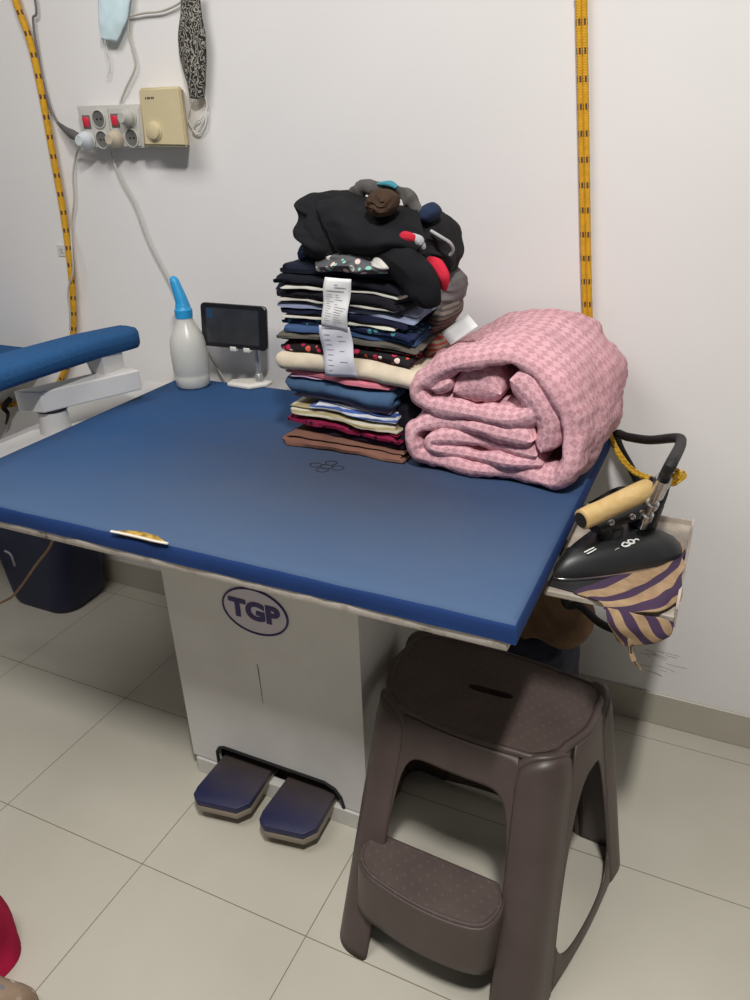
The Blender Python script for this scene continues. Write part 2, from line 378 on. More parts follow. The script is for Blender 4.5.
# ------------------------------------------------------------------ steam iron
nose, heel = Vector((-.196, 1.066, .723)), Vector((-.058, 1.262, .723))
ax = (heel-nose); LI = ax.length; ax.normalize(); sd = Vector((ax.y, -ax.x, 0))
IRON = empty('steam_iron', (nose+heel)/2, 'heavy black steam iron with a wooden handle resting on the metal tray', 'iron')
def hw_iron(t):
    return .068*min(1, (t/.70))**.60 * (1 if t < .86 else math.sqrt(max(.0, 1-((t-.86)/.14)**2*.55)))
def iron_body(z0, z1, scale0, scale1, name, mat, dome=False):
    mb = MB(); n = 26; base = []
    ts = [(1-math.cos(PI*i/n))/2 for i in range(n+1)]
    L_ = [(t, hw_iron(t)) for t in ts]
    outl = [nose+ax*(t*LI)+sd*h for t, h in L_] + [nose+ax*(t*LI)-sd*h for t, h in L_[::-1]][1:]
    cen = nose+ax*(LI*.55); rings = []
    prof = [(0, z0, 1.0), (1, z0+(z1-z0)*.18, 1.005), (2, z0+(z1-z0)*.30, .985), (3, z0+(z1-z0)*.62, .88), (4, z0+(z1-z0)*.86, .74), (5, z1-.002, .60), (6, z1, .4), (7, z1+.001, .02)] if dome else [(0, z0, scale0*.97), (1, z0+.001, scale0), (2, z1-.001, scale1), (3, z1, scale1*.99), (4, z1, .02)]
    for _, z, s in prof:
        rings.append([Vector((cen.x+(p.x-cen.x)*s, cen.y+(p.y-cen.y)*s, z)) for p in outl])
    mb.grid(rings); mb.f.append(tuple(range(len(outl)))[::-1]); return mb.build(name, mat, IRON, auto=35)
IRB = plain('iron_black', (.018, .020, .021), .42, var=.15)
SIL = plain('steel_bright', (.55, .55, .54), .25, 1, var=.1)
# dark heat pad below the iron belongs to the tray side
iron_body(.7235, .729, 1.0, 1.0, 'soleplate', SIL)
iron_body(.729, .770, 1, 1, 'iron_shell', IRB, True)
def ip(t, s, z): p = nose+ax*(LI*t)+sd*s; return Vector((p.x, p.y, z))
MB().sweep([ip(.50, 0, .766), ip(.51, 0, .785)], .018, 14, smooth=False).build('shell_knob', IRB, IRON)
# bracket: black plate rising from the heel and running under the handle
br = MB(); br.sweep([ip(.32, .0, .797), ip(.6, .0, .800), ip(.80, .0, .804), ip(.88, .0, .815), ip(.93, .0, .845)], [.017, .02, .022, .024, .02], 10, flat=.5)
br.sweep([ip(.80, 0, .766), ip(.86, 0, .81)], .024, 10, smooth=False); br.sweep([ip(.45, 0, .766), ip(.42, 0, .80)], .014, 10, smooth=False)
bk = br.build('handle_bracket', plain('bracket_black', (.014, .014, .016), .35), IRON)
for (t, s) in ((.42, .014), (.60, .018), (.70, .017), (.66, -.015)):
    MB().lathe([(.0055, 0), (.006, .004), (.004, .007), (.0, .0075)], ip(t, s, .803), 12, cap=False).build('bolt', SIL, bk)
h0, h1 = atz(581, 520, .835), atz(650, 488, .852)
hd = (h1-h0).normalized()
hl = (h1-h0).length
WOOD = None
m, nt, b = nodes('handle_wood'); tc = N(nt, 'ShaderNodeTexCoord'); mp = N(nt, 'ShaderNodeMapping'); mp.inputs['Scale'].default_value = (30, 12, 60)
nt.links.new(tc.outputs['Object'], mp.inputs[0]); n1 = N(nt, 'ShaderNodeTexNoise', Scale=2.0, Detail=5.0); nt.links.new(mp.outputs[0], n1.inputs['Vector'])
rp = ramp(nt, n1.outputs[0], [(.3, (.50, .33, .12)), (.7, (.62, .44, .20))]); nt.links.new(rp.outputs[0], b.inputs['Base Color']); b.inputs['Roughness'].default_value = .55; WOOD = m
hn = MB().lathe([(.0135, 0), (.0165, .002), (.0172, .02), (.0165, hl*.3), (.0172, hl*.55), (.018, hl*.85), (.0172, hl-.004), (.012, hl)], h0, 24, hd).build('handle', WOOD, IRON, label='pale turned wooden handle')
MB().lathe([(.0125, -.001), (.0125, .004)], h0-hd*.0005, 20, hd).build('handle_end', plain('bore', (.012, .008, .006), .8), hn)
# steam fitting at the heel, rising behind the handle
fa, fb = atz(642, 527, .790), atz(664, 478, .900)
fd = (fb-fa); fl_ = fd.length; fd.normalize()
fit = MB().lathe([(.0065, 0), (.0065, .02), (.010, .021), (.010, .034), (.0065, .035), (.0065, .05), (.010, .051), (.0105, .062), (.007, .063), (.007, .078), (.0115, .079), (.0115, .108), (.0085, .110), (.0085, fl_-.018), (.0125, fl_-.016), (.0125, fl_)], fa, 12, fd)
fit.build('steam_fitting', SIL, IRON, label='chromed hose fitting at the heel')
# writing on the shell: worn white marks
wt = plain('white_print', (.80, .80, .78), .6, var=.1)
def shell_pt(x, y):
    'point of the shell top seen there (the dome is nearly flat)'
    p = atz(x, y, .766); cen = nose+ax*(LI*.55); d_ = p-cen
    a_, s_ = d_.dot(ax), d_.dot(sd); t_ = min(.98, max(.02, .55+a_/LI)); rho = max(abs(s_)/hw_iron(t_), abs(a_)/(LI*.5))
    z = .771
    for (z0, r0_), (z1, r1_) in zip(((.7418, 1.0), (.7544, .88), (.7643, .74), (.768, .60), (.770, .4)), ((.7544, .88), (.7643, .74), (.768, .60), (.770, .4), (.771, .0))):
        if r1_ <= rho <= r0_: z = z0+(z1-z0)*(r0_-rho)/(r0_-r1_)
    q = atz(x, y, z); q.z += .0012; return q
def marks(strokes, w_):
    mk_ = MB()
    for st in strokes: mk_.sweep([shell_pt(*p) for p in st], w_, 6, 3, flat=.5)
    mk_.build('shell_mark', wt, IRON, label='worn white mark printed on the shell')
marks([[(584, 553), (589, 550.5), (594, 548)]], .0013); marks([[(587, 554.5), (592, 552), (596, 549.5)]], .0013)
marks([[(613, 552), (616, 550), (619, 548.5)]], .0009); marks([[(615.5, 553.5), (619, 551.5), (623, 549.5)]], .0011)
marks([[(628, 544), (624, 543), (622, 546), (626, 547), (630, 545), (629, 543)]], .0017)
marks([[(631, 540.5), (628, 541), (629.5, 544), (634, 543.5), (633, 541), (630.5, 540.5)]], .0017)
marks([[(633, 542), (636, 539.5), (639, 540.5), (635, 539.5)]], .0013)
# dark heat mat under the nose
MB().prism([Vector((x, y, .7192)) for x, y in ((-.203, 1.05), (-.15, 1.044), (-.12, 1.06), (-.10, 1.20), (-.14, 1.24), (-.20, 1.18))], (0, 0, .0036), .001).build('rest_pad', plain('black_rubber', (0, 0, 0)), TABLE, label='black heat pad lying in the tray')

# hoses and cables
RUB = plain('hose_black', (.014, .013, .014), .7, var=.5, scale=120, bmp=.4)
hp = [fb-fd*.012, fb+fd*.01, atz(672, 462, .935), Vector(at(681, 443, 1.30)), at(676, 438, 1.36), at(650, 440, 1.47), at(628, 437, 1.55), at(617, 434, 1.59), at(620, 448, 1.605), at(632, 470, 1.61), at(642, 492, 1.612), at(646, 512, 1.612), Vector((-.16, 1.60, .655)), Vector((-.25, 1.57, .60)), Vector((-.42, 1.50, .55)), Vector((-.552, 1.46, .52))]
hs = MB().sweep(hp, .0090, 12, 8).build('steam_hose', RUB, label=None)
tag(hs, 'thick black steam hose bending from the iron back to the table corner', 'hose')
lp = [Vector((-.24, 1.37, .63)), at(565, 601, 1.37), at(580, 606, 1.37), at(600, 623, 1.36), at(620, 631, 1.35), at(642, 632, 1.33), at(660, 624, 1.32), at(668, 612, 1.32), Vector((-.022, 1.33, .60)), Vector((-.03, 1.335, .706))]
tag(MB().sweep(lp, .0085, 10, 8).build('drain_hose', RUB), 'thin black hose looping below the iron tray', 'hose')

def rope_mat(name, base, dark, per=.046, strands=True, bw=.011):
    m, nt, b = nodes(name); tc = N(nt, 'ShaderNodeTexCoord'); sp = N(nt, 'ShaderNodeSeparateXYZ'); nt.links.new(tc.outputs['UV'], sp.inputs[0])
    f = math_(nt, 'FRACT', math_(nt, 'DIVIDE', sp.outputs[1], per))
    ff = math_(nt, 'FRACT', math_(nt, 'MULTIPLY', sp.outputs[0], 5.0 if per < .1 else 9.0))
    on = math_(nt, 'MULTIPLY', math_(nt, 'LESS_THAN', f, bw/per), math_(nt, 'LESS_THAN', ff, .55))
    n1 = N(nt, 'ShaderNodeTexNoise', Scale=90.0); nt.links.new(tc.outputs['Object'], n1.inputs['Vector'])
    bs = ramp(nt, n1.outputs[0], [(.3, tuple(v*.8 for v in base)), (.7, base)])
    nt.links.new(mixc(nt, on, bs.outputs[0], dark), b.inputs['Base Color']); b.inputs['Roughness'].default_value = .75
    ws = math_(nt, 'SINE', math_(nt, 'MULTIPLY', math_(nt, 'ADD', math_(nt, 'MULTIPLY', sp.outputs[0], .012), sp.outputs[1]), 1400.0)); bump(nt, b, ws, .3, .001)
    return m
YEL = rope_mat('yellow_braid', (.72, .38, .012), (.10, .045, .03)); YTH = rope_mat('yellow_wire', (.74, .44, .02), (.12, .05, .02), .02, bw=.004)
# bundle of thin yellow cables from the table corner to the iron
for k in range(5):
    ox = (k-2)*.0042; oz = .003*((k*7) % 3-1)
    pts = [at(606, 420, 1.585), at(609, 432, 1.57), at(616, 448, 1.53), at(627, 464, 1.47), at(640, 475, 1.41), at(654, 480, 1.36)]
    pts += [at(663, 483-.8*k, 1.345), at(673, 486-1.6*k, 1.345), at(681, 479-1.2*k, 1.345), at(677, 471-.6*k, 1.345), at(667, 473+k, 1.345)] if k < 5 else []
    off = [Vector((ox+.002*math.sin(k+i), .003*math.cos(2*k+i*.6), oz-ox*.6)) for i in range(len(pts))]
    o = MB().sweep([p+f_ for p, f_ in zip(pts, off)], .0027, 7, 5).build('yellow_cable', YTH)
    tag(o, 'thin yellow cable in the looped bundle behind the iron handle', 'cable', 'yellow cables bundled behind the iron')
# yellow braided hanging hoses on the wall
r1 = [Vector((-.352, 1.628, 2.79)), Vector((-.352, 1.628, 2.2))] + [at(x, y, 1.628) for x, y in ((583.0, -40), (581.5, 0), (583, 90), (584.5, 180), (586, 260), (588, 325), (591, 365), (597, 395))] + [Vector((-.235, 1.612, .845)), Vector((-.222, 1.592, .812)), Vector((-.212, 1.575, .8065))]
ro = MB()
for sx in (-.0050, .0050): ro.sweep([p+Vector((sx, 0, 0)) for p in r1], .0056, 10, 8)
tag(ro.build('braided_hose', YEL), 'yellow braided double hose hanging straight down the wall behind the pink comforter', 'hose')
r2 = [Vector((-1.98, 1.625, 2.79)), Vector((-1.86, 1.625, 2.15))] + [at(x, y, 1.625) for x, y in ((6, -25), (18, 8), (31, 45), (42, 95), (52, 150), (62, 205), (69, 255), (73, 300), (73, 335), (68, 362), (58, 384), (46, 396), (30, 402), (14, 404), (-5, 407), (-30, 412))] + [Vector((-2.42, 1.60, .50)), Vector((-2.52, 1.605, .25)), Vector((-2.54, 1.605, .012))]
tag(MB().sweep(r2, .0088, 12, 8).build('braided_hose', YEL), 'yellow braided hose curving down the wall at far left past the sockets', 'hose')
tag(MB().sweep([at(11, 398, 1.61), at(7, 402, 1.60), at(4, 408, 1.61), at(8, 414, 1.60), at(6, 424, 1.61)], [.008, .009, .009, .006, .003], 8, 6).build('hose_tie', plain('tie_black', (.02, .012, .012), .8)), 'dark tie knotted round the yellow hose at the left edge', 'tie')

# ------------------------------------------------------------------ striped cloth over the tray edge
def stripe_mat():
    m, nt, b = nodes('purple_tan_stripes'); tc = N(nt, 'ShaderNodeTexCoord'); sp = N(nt, 'ShaderNodeSeparateXYZ'); nt.links.new(tc.outputs['UV'], sp.inputs[0])
    f = math_(nt, 'FRACT', sp.outputs[0]); on = math_(nt, 'LESS_THAN', f, .48)
    n1 = N(nt, 'ShaderNodeTexNoise', Scale=60.0, Detail=4.0); nt.links.new(tc.outputs['Object'], n1.inputs['Vector'])
    bs = ramp(nt, n1.outputs[0], [(.3, (.28, .18, .10)), (.7, (.39, .265, .15))])
    nt.links.new(mixc(nt, on, bs.outputs[0], (.050, .025, .062)), b.inputs['Base Color']); b.inputs['Roughness'].default_value = .9; bump(nt, b, n1.outputs[0], .3)
    return m
def catm(rows, sr, sc_):
    rr = [spline(r, [0]*len(r), sc_)[0] for r in rows]
    cols = list(zip(*rr)); cc = [spline(c, [0]*len(c), sr)[0] for c in cols]
    return [list(r) for r in zip(*cc)]
# upper part: crumpled on the tray under the iron, over the front edge
top_c = [
 [(-.16, 1.045, .7215), (-.12, 1.10, .7215), (-.085, 1.16, .7215), (-.055, 1.21, .7215), (-.022, 1.27, .723)],
 [(-.15, 1.040, .7225), (-.105, 1.065, .7235), (-.065, 1.11, .7245), (-.036, 1.16, .728), (-.012, 1.23, .728)],
 [(-.13, 1.034, .7225), (-.095, 1.042, .727), (-.060, 1.065, .735), (-.030, 1.11, .739), (-.010, 1.18, .735)],
 [(-.115, 1.030, .721), (-.085, 1.030, .727), (-.055, 1.036, .735), (-.026, 1.065, .738), (-.008, 1.13, .734)],
 [(-.110, 1.026, .714), (-.082, 1.022, .719), (-.055, 1.022, .724), (-.028, 1.034, .727), (-.004, 1.075, .724)]]
CL = MB(); rows = catm(top_c, 6, 8)
for r in rows:
    for p in r: p += nz3(p, 30)*.0035; p.z = max(p.z, .7205) if p.y > 1.036 else p.z
nr, nc = len(rows), len(rows[0]); base_n = len(CL.v)
CL.grid(rows); CL.uv = [(2.3*(i/(nr-1))+.5*(j/(nc-1)), 0) for i in range(nr) for j in range(nc)]
# lower part: flap hanging down in front
low_c = [
 [(-.106, 1.026, .720), (-.085, 1.022, .722), (-.058, 1.020, .722), (-.030, 1.026, .718), (-.008, 1.040, .708)],
 [(-.100, 1.018, .702), (-.082, 1.012, .702), (-.056, 1.012, .703), (-.030, 1.018, .701), (-.009, 1.032, .696)],
 [(-.092, 1.020, .684), (-.077, 1.012, .683), (-.054, 1.014, .685), (-.030, 1.018, .687), (-.011, 1.030, .690)],
 [(-.083, 1.024, .664), (-.071, 1.016, .663), (-.053, 1.018, .668), (-.032, 1.020, .677), (-.013, 1.030, .688)]]
rows = catm(low_c, 7, 8)
for r in rows:
    for p in r: p += nz3(p, 34)*.003
nr, nc = len(rows), len(rows[0]); CL.grid(rows)
CL.uv[-nr*nc:] = [(3.0*(j/(nc-1))-1.25*(i/(nr-1))+.35, 0) for i in range(nr) for j in range(nc)]
o = CL.build('striped_cloth', stripe_mat(), solid=.003); tag(o, 'tan and purple striped rag hanging over the front of the iron tray', 'cloth')
tl = [at(629, 627, 1.022), at(631, 638, 1.016), at(631, 650, 1.018), at(634, 660, 1.018), at(641, 670, 1.02)]
MB().sweep(tl, [.009, .0065, .004, .0045, .0008], 8, 6, flat=.5).build('cloth_tail', rope_mat('tail_stripe', (.42, .29, .16), (.03, .015, .03), .030, bw=.016), o)

# ------------------------------------------------------------------ pink comforter
m, nt, b = nodes('pink_basketweave'); tc = N(nt, 'ShaderNodeTexCoord'); mp = N(nt, 'ShaderNodeMapping'); mp.inputs['Rotation'].default_value = (0, 0, PI/4)
nt.links.new(tc.outputs['UV'], mp.inputs[0])
ck = N(nt, 'ShaderNodeTexChecker', Scale=86.0); nt.links.new(mp.outputs[0], ck.inputs['Vector'])
ck2 = N(nt, 'ShaderNodeTexChecker', Scale=172.0); nt.links.new(tc.outputs['UV'], ck2.inputs['Vector'])
n1 = N(nt, 'ShaderNodeTexNoise', Scale=9.0, Detail=4.0); nt.links.new(tc.outputs['Object'], n1.inputs['Vector'])
n3 = N(nt, 'ShaderNodeTexNoise', Scale=70.0, Detail=2.0); nt.links.new(tc.outputs['UV'], n3.inputs['Vector'])
on = math_(nt, 'MULTIPLY', ck.outputs['Fac'], math_(nt, 'ADD', math_(nt, 'MULTIPLY', ck2.outputs['Fac'], .30), math_(nt, 'ADD', .25, math_(nt, 'MULTIPLY', n3.outputs[0], .5))))
bs = ramp(nt, n1.outputs[0], [(.3, (.66, .37, .41)), (.7, (.72, .43, .47))])
nt.links.new(mixc(nt, on, bs.outputs[0], (.47, .235, .275)), b.inputs['Base Color']); b.inputs['Roughness'].default_value = .85
b.inputs['Specular IOR Level'].default_value = .2
n2 = N(nt, 'ShaderNodeTexNoise', Scale=34.0, Detail=4.0); nt.links.new(tc.outputs['Object'], n2.inputs['Vector']); bump(nt, b, n2.outputs[0], .7, .008)
M_PINK = m
def strip_solid(mb, path, half, depth, ny, org, rot, zbulge=.0, wr=.005, seed=0, sub=7, vary=.012, end=.018, skew=None):
    P, _ = spline([(x, 0, z) for x, z in path], [0]*len(path), sub); n = len(P)
    T = [(P[min(i+1, n-1)]-P[max(i-1, 0)]).normalized() for i in range(n)]
    Nn = [Vector((-t.z, 0, t.x)) for t in T]
    S = [0]
    for i in range(1, n): S.append(S[-1]+(P[i]-P[i-1]).length)
    ca, sa = math.cos(rot), math.sin(rot); rows = []; uvs = []
    loop = [(i, 1) for i in range(n)] + [(i, -1) for i in range(n-1, -1, -1)]
    for j in range(ny+1):
        v = j/ny; row = []
        # finer steps near both ends
        yy = depth*(.5-.5*math.cos(PI*v))
        k = min(yy, depth-yy); tp = math.sqrt(max(0, 1-(1-min(1, k/end))**2))
        for (i, s) in loop:
            p = P[i]; e = min(i, n-1-i); ee = math.sqrt(max(0, 1-(1-min(1, S[i]/half*1.0 if i < n/2 else (S[-1]-S[i])/half))**2))
            fr = vary*nz1((S[i]*6, seed, 0), 1.6)*(1-v)
            pos = Vector((p.x, yy+fr, p.z))
            h = half*tp*ee
            q3 = Vector((p.x, yy, p.z)); w_ = nz1(q3+Vector((seed, 0, s*.05)), 15)*wr*1.3 + (.35-abs(nz1(q3+Vector((0, seed, s*.1)), 24)))*wr*1.3 + nz1(q3+Vector((0, seed, s*.1)), 60)*wr*.5
            pos += Nn[i]*s*(h + w_*tp*ee)
            pos.z = max(0.0005, pos.z*(1+zbulge*math.sin(PI*min(1, .12+v*.8))*min(1, pos.z/.2)))
            if skew: pos.x += skew(pos, v)
            row.append(Vector((org.x+pos.x*ca-pos.y*sa, org.y+pos.x*sa+pos.y*ca, org.z+pos.z))); uvs.append((S[i] if s > 0 else S[i]+.37, yy-half*(1-tp)*1.2 if v < .5 else yy+half*(1-tp)*1.2))
        row.append(row[0].copy()); uvs.append((S[0]+.37, uvs[-1][1])); rows.append(row)
    nr, nc = len(rows), len(rows[0]); v = [p for r in rows for p in r]; f = []
    for i in range(nr-1):
        for j in range(nc-1): f.append((i*nc+j, i*nc+j+1, (i+1)*nc+j+1, (i+1)*nc+j))
    mb.add(v, f, uvs)
cf = MB(); org = Vector((-.526, 1.240, .801))
outer = [(.240, .090), (.17, .094), (.10, .098), (.050, .094), (.018, .077), (.010, .052), (.020, .028), (.06, .019), (.14, .018), (.22, .018), (.285, .0185), (.304, .050), (.300, .105), (.288, .155), (.250, .200), (.195, .226), (.13, .220), (.07, .196), (.030, .172), (.016, .155), (.022, .138), (.05, .125), (.11, .122), (.17, .122), (.22, .130), (.250, .150)]
sk = lambda p, v: .022*math.sin(PI*min(1, v*1.0))*max(0, (p.x-.15)/.15)*min(1, p.z/.1)
RZ_ = -.06
strip_solid(cf, outer, .0170, .360, 30, org, RZ_, .045, .0085, 1.3, skew=sk, vary=.026)
strip_solid(cf, [(.250, .062), (.18, .066), (.11, .068), (.06, .066), (.046, .056), (.06, .045), (.12, .041), (.19, .042), (.26, .045)], .0140, .35, 24, org, RZ_, .045, .007, 4.7, vary=.024)
# the puffy core inside the roll, and the thick turned-in edges around it
strip_solid(cf, [(.088, .156), (.115, .165), (.145, .168), (.178, .162)], .0370, .33, 26, org+Vector((0, .014, 0)), RZ_, .045, .008, 9.1, end=.035)
strip_solid(cf, [(.258, .070), (.262, .11), (.252, .145), (.228, .172), (.195, .192)], .0270, .33, 26, org+Vector((0, .004, 0)), RZ_, .045, .008, 13.7, end=.025)
strip_solid(cf, [(.045, .158), (.065, .163), (.085, .176)], .0165, .33, 22, org+Vector((0, .006, 0)), RZ_, .045, .007, 19.1, end=.022)
tag(cf.build('comforter', M_PINK, auto=80), 'thick rolled pink comforter with a basketweave print beside the clothes pile', 'comforter')

# ------------------------------------------------------------------ pile of folded clothes
def warp(p):
    q = Vector((p.x*5, p.y*5, p.z*4)); n = nvec(q)
    droop = -.010*max(0, (p.x+.64)/.10)**2*min(1, (p.z-.8)/.05) * (1 if p.x > -.64 else 0)
    k = min(1, (p.z-.80)/.05)
    n2 = nvec(p*13+Vector((3, 1, 7))); n = n+n2*.45
    return Vector((n.x*.010*k, n.y*.011*k, n.z*.008*k + (max(-.012, droop) if p.x > -.64 else 0) ))
def garment(name, x0, x1, y0, y1, z0, z1, layers, mat, label, seed, parent=None, roll=False, rz=0, alt=None):
    th = (z1-z0)/layers; r = th/2; path = []
    # zigzag in depth: every second bend is a rounded fold at the front
    zc = [z0+th*(k+.5) for k in range(layers)]
    rr = random.Random(seed); yb = y1; path.append((yb, zc[0]))
    for k in range(layers):
        jf = y0+r+rr.uniform(0, .006) + (0 if k % 2 == 0 else .0)
        jb = y1-r-rr.uniform(0, .012)
        a, c = (jb, jf) if k % 2 == 0 else (jf, jb)
        path += [(a+(c-a)*.02, zc[k]), (a+(c-a)*.25, zc[k]), (a+(c-a)*.5, zc[k]), (a+(c-a)*.75, zc[k]), (c, zc[k])]
        if k < layers-1:
            sgn = -1 if k % 2 == 0 else 1
            path.append((c+sgn*r*.95, (zc[k]+zc[k+1])/2))
    P, _ = spline([(0, y, z) for y, z in path[1:]], [0]*(len(path)-1), 3); n = len(P)
    T = [(P[min(i+1, n-1)]-P[max(i-1, 0)]).normalized() for i in range(n)]
    half = th*.47; nx = 26; mb = MB(); v = []; f = []; uv = []
    loop = [(i, 1) for i in range(n)]+[(i, -1) for i in range(n-1, -1, -1)]; nl = len(loop); cx, cy = (x0+x1)/2, (y0+y1)/2
    ends = [(rr.uniform(-.008, .006), rr.uniform(-.008, .006)) for _ in range(layers+1)]
    for j in range(nx+1):
        u = .5-.5*math.cos(PI*j/nx)
        for (i, s) in loop:
            lay = min(layers-1, int(max(0, (P[i].z-z0)/th)))
            e0, e1 = ends[lay]; x = x0+e0+(x1+e1-x0-e0)*u
            kx = min(u, 1-u)*(x1-x0); tp = math.sqrt(max(0, 1-(1-min(1, kx/(half*1.2)))**2)); ep = min(1, .15+i/2) if i < n/2 else min(1, .15+(n-1-i)/2)
            nn = Vector((0, -T[i].z, T[i].y))
            p = Vector((x, P[i].y, P[i].z)) + nn*s*half*tp*ep
            w_ = nz3((x*30+seed, p.y*16, p.z*46), 1.0); p += Vector((w_.x*.004, w_.y*.0045, w_.z*.0022*tp))
            p.y += .010*nz1((x*8, seed*3.1, i*.02), 1.0)
            dx, dy = p.x-cx, p.y-cy; p.x = cx+dx*math.cos(rz)-dy*math.sin(rz); p.y = cy+dx*math.sin(rz)+dy*math.cos(rz)
            p += warp(p); p.z = max(p.z, .8012); v.append(p); uv.append((x, i/n))
    for j in range(nx):
        for k in range(nl): f.append((j*nl+k, j*nl+(k+1) % nl, (j+1)*nl+(k+1) % nl, (j+1)*nl+k))
    for j in (0, nx):
        for i in range(n-1): f.append((j*nl+i, j*nl+i+1, j*nl+nl-2-i, j*nl+nl-1-i))
    mb.add(v, f, uv); o = mb.build(name, mat, parent, auto=60)
    return o
GR = 'folded clothes in the stack'
k_ = s2l
G = [ # name, x0, x1, y0, z0, z1, layers, material, label, category
 ('trousers', -.812, -.540, 1.255, .801, .824, 3, cloth('rust_brown', (.185, .090, .065)), 'folded rust brown trousers at the bottom of the clothes stack'),
 ('shirt', -.775, -.545, 1.278, .824, .840, 2, cloth('plum_black', (.022, .012, .024)), 'folded black and plum garment lying on the rust brown trousers'),
 ('blouse', -.815, -.550, 1.268, .840, .862, 3, cloth('magenta_print', (.22, .012, .05), 'dots', (.02, .008, .015)), 'folded magenta and black patterned blouse low in the clothes stack'),
 ('shirt', -.812, -.560, 1.270, .862, .882, 3, cloth('straw', (.36, .30, .16), 'stripes', (.50, .47, .38)), 'folded straw yellow striped shirt above the magenta blouse'),
 ('shirt', -.755, -.562, 1.266, .882, .898, 3, cloth('white_blue', (.52, .54, .58), 'stripes', (.06, .11, .33)), 'folded white and blue shirt above the straw yellow shirt'),
 ('shirt', -.800, -.575, 1.275, .898, .910, 2, cloth('lilac_grey', (.20, .17, .24)), 'folded lilac grey shirt just under the steel blue garment'),
 ('trousers', -.808, -.558, 1.266, .910, .945, 2, cloth('steel_blue', (.055, .105, .19)), 'thick folded steel blue trousers low in the clothes stack'),
 ('shirt', -.800, -.575, 1.268, .945, .950, 1, cloth('lilac', (.58, .38, .58)), 'thin folded lilac shirt between the steel blue trousers and the pink shirt'),
 ('shirt', -.806, -.568, 1.264, .950, .960, 2, cloth('rose_pink', (.55, .17, .22)), 'folded rose pink shirt under the thick cream trousers'),
 ('trousers', -.826, -.505, 1.262, .960, 1.000, 2, cloth('cream', (.60, .52, .40)), 'thick folded cream trousers in the middle of the clothes stack'),
 ('blouse', -.812, -.535, 1.268, 1.000, 1.026, 3, cloth('floral_black', (.018, .014, .016), 'floral', (.62, .10, .06), (.45, .03, .08)), 'folded black blouse with red and orange flowers above the cream trousers'),
 ('shirt', -.815, -.525, 1.264, 1.026, 1.040, 2, cloth('olive_grey', (.11, .10, .085)), 'folded dark olive grey shirt above the flowered blouse'),
 ('jeans', -.802, -.525, 1.266, 1.040, 1.053, 2, cloth('denim', (.045, .085, .19)), 'folded mid blue jeans above the olive grey shirt'),
 ('shirt', -.805, -.520, 1.266, 1.053, 1.065, 2, cloth('navy_teal', (.015, .022, .06), 'dots', (.06, .22, .24)), 'folded navy shirt with teal pattern in the upper half of the stack'),
 ('shirt', -.805, -.552, 1.256, 1.064, 1.073, 1, cloth('ivory', (.62, .60, .52)), 'thin folded ivory shirt above the navy teal shirt'),
 ('shirt', -.800, -.535, 1.266, 1.073, 1.084, 2, cloth('ink_navy', (.010, .012, .030)), 'folded ink navy shirt under the grey blue shirts'),
 ('shirt', -.808, -.520, 1.264, 1.084, 1.097, 3, cloth('grey_blue', (.21, .24, .34)), 'folded grey blue shirt in the upper half of the stack'),
 ('shirt', -.806, -.555, 1.258, 1.096, 1.105, 1, cloth('stone', (.52, .50, .45)), 'thin folded stone coloured shirt above the grey blue shirt'),
 ('trousers', -.803, -.545, 1.264, 1.105, 1.121, 2, cloth('black_cotton', (.012, .011, .015)), 'folded black trousers under the top ivory shirt'),
 ('shirt', -.798, -.560, 1.252, 1.119, 1.130, 1, cloth('ivory_top', (.62, .61, .55)), 'thin folded ivory shirt just below the dark jackets'),
 ('jacket', -.810, -.545, 1.262, 1.130, 1.148, 2, cloth('black_navy', (.011, .012, .018)), 'folded black navy jacket with a pointed left end near the top'),
 ('shirt', -.800, -.545, 1.266, 1.148, 1.168, 2, cloth('midnight', (.013, .016, .028)), 'folded midnight blue shirt as the topmost flat layer of the stack'),
]
for i, (nm, x0, x1, y0, z0, z1, ly, mat, lab) in enumerate(G):
    rz = R.uniform(-.05, .05) if i not in (0, 9) else 0
    x0 += .010 if i else 0; pale = any(k in lab for k in ('ivory shirt', 'stone')); y0 -= .007*pale; z0 -= .003*pale
    o = garment(nm, x0, x1, y0, 1.53+R.uniform(-.02, .01), z0, z1, ly, mat, lab, i+1, rz=rz)
    tag(o, lab, 'clothes', GR)

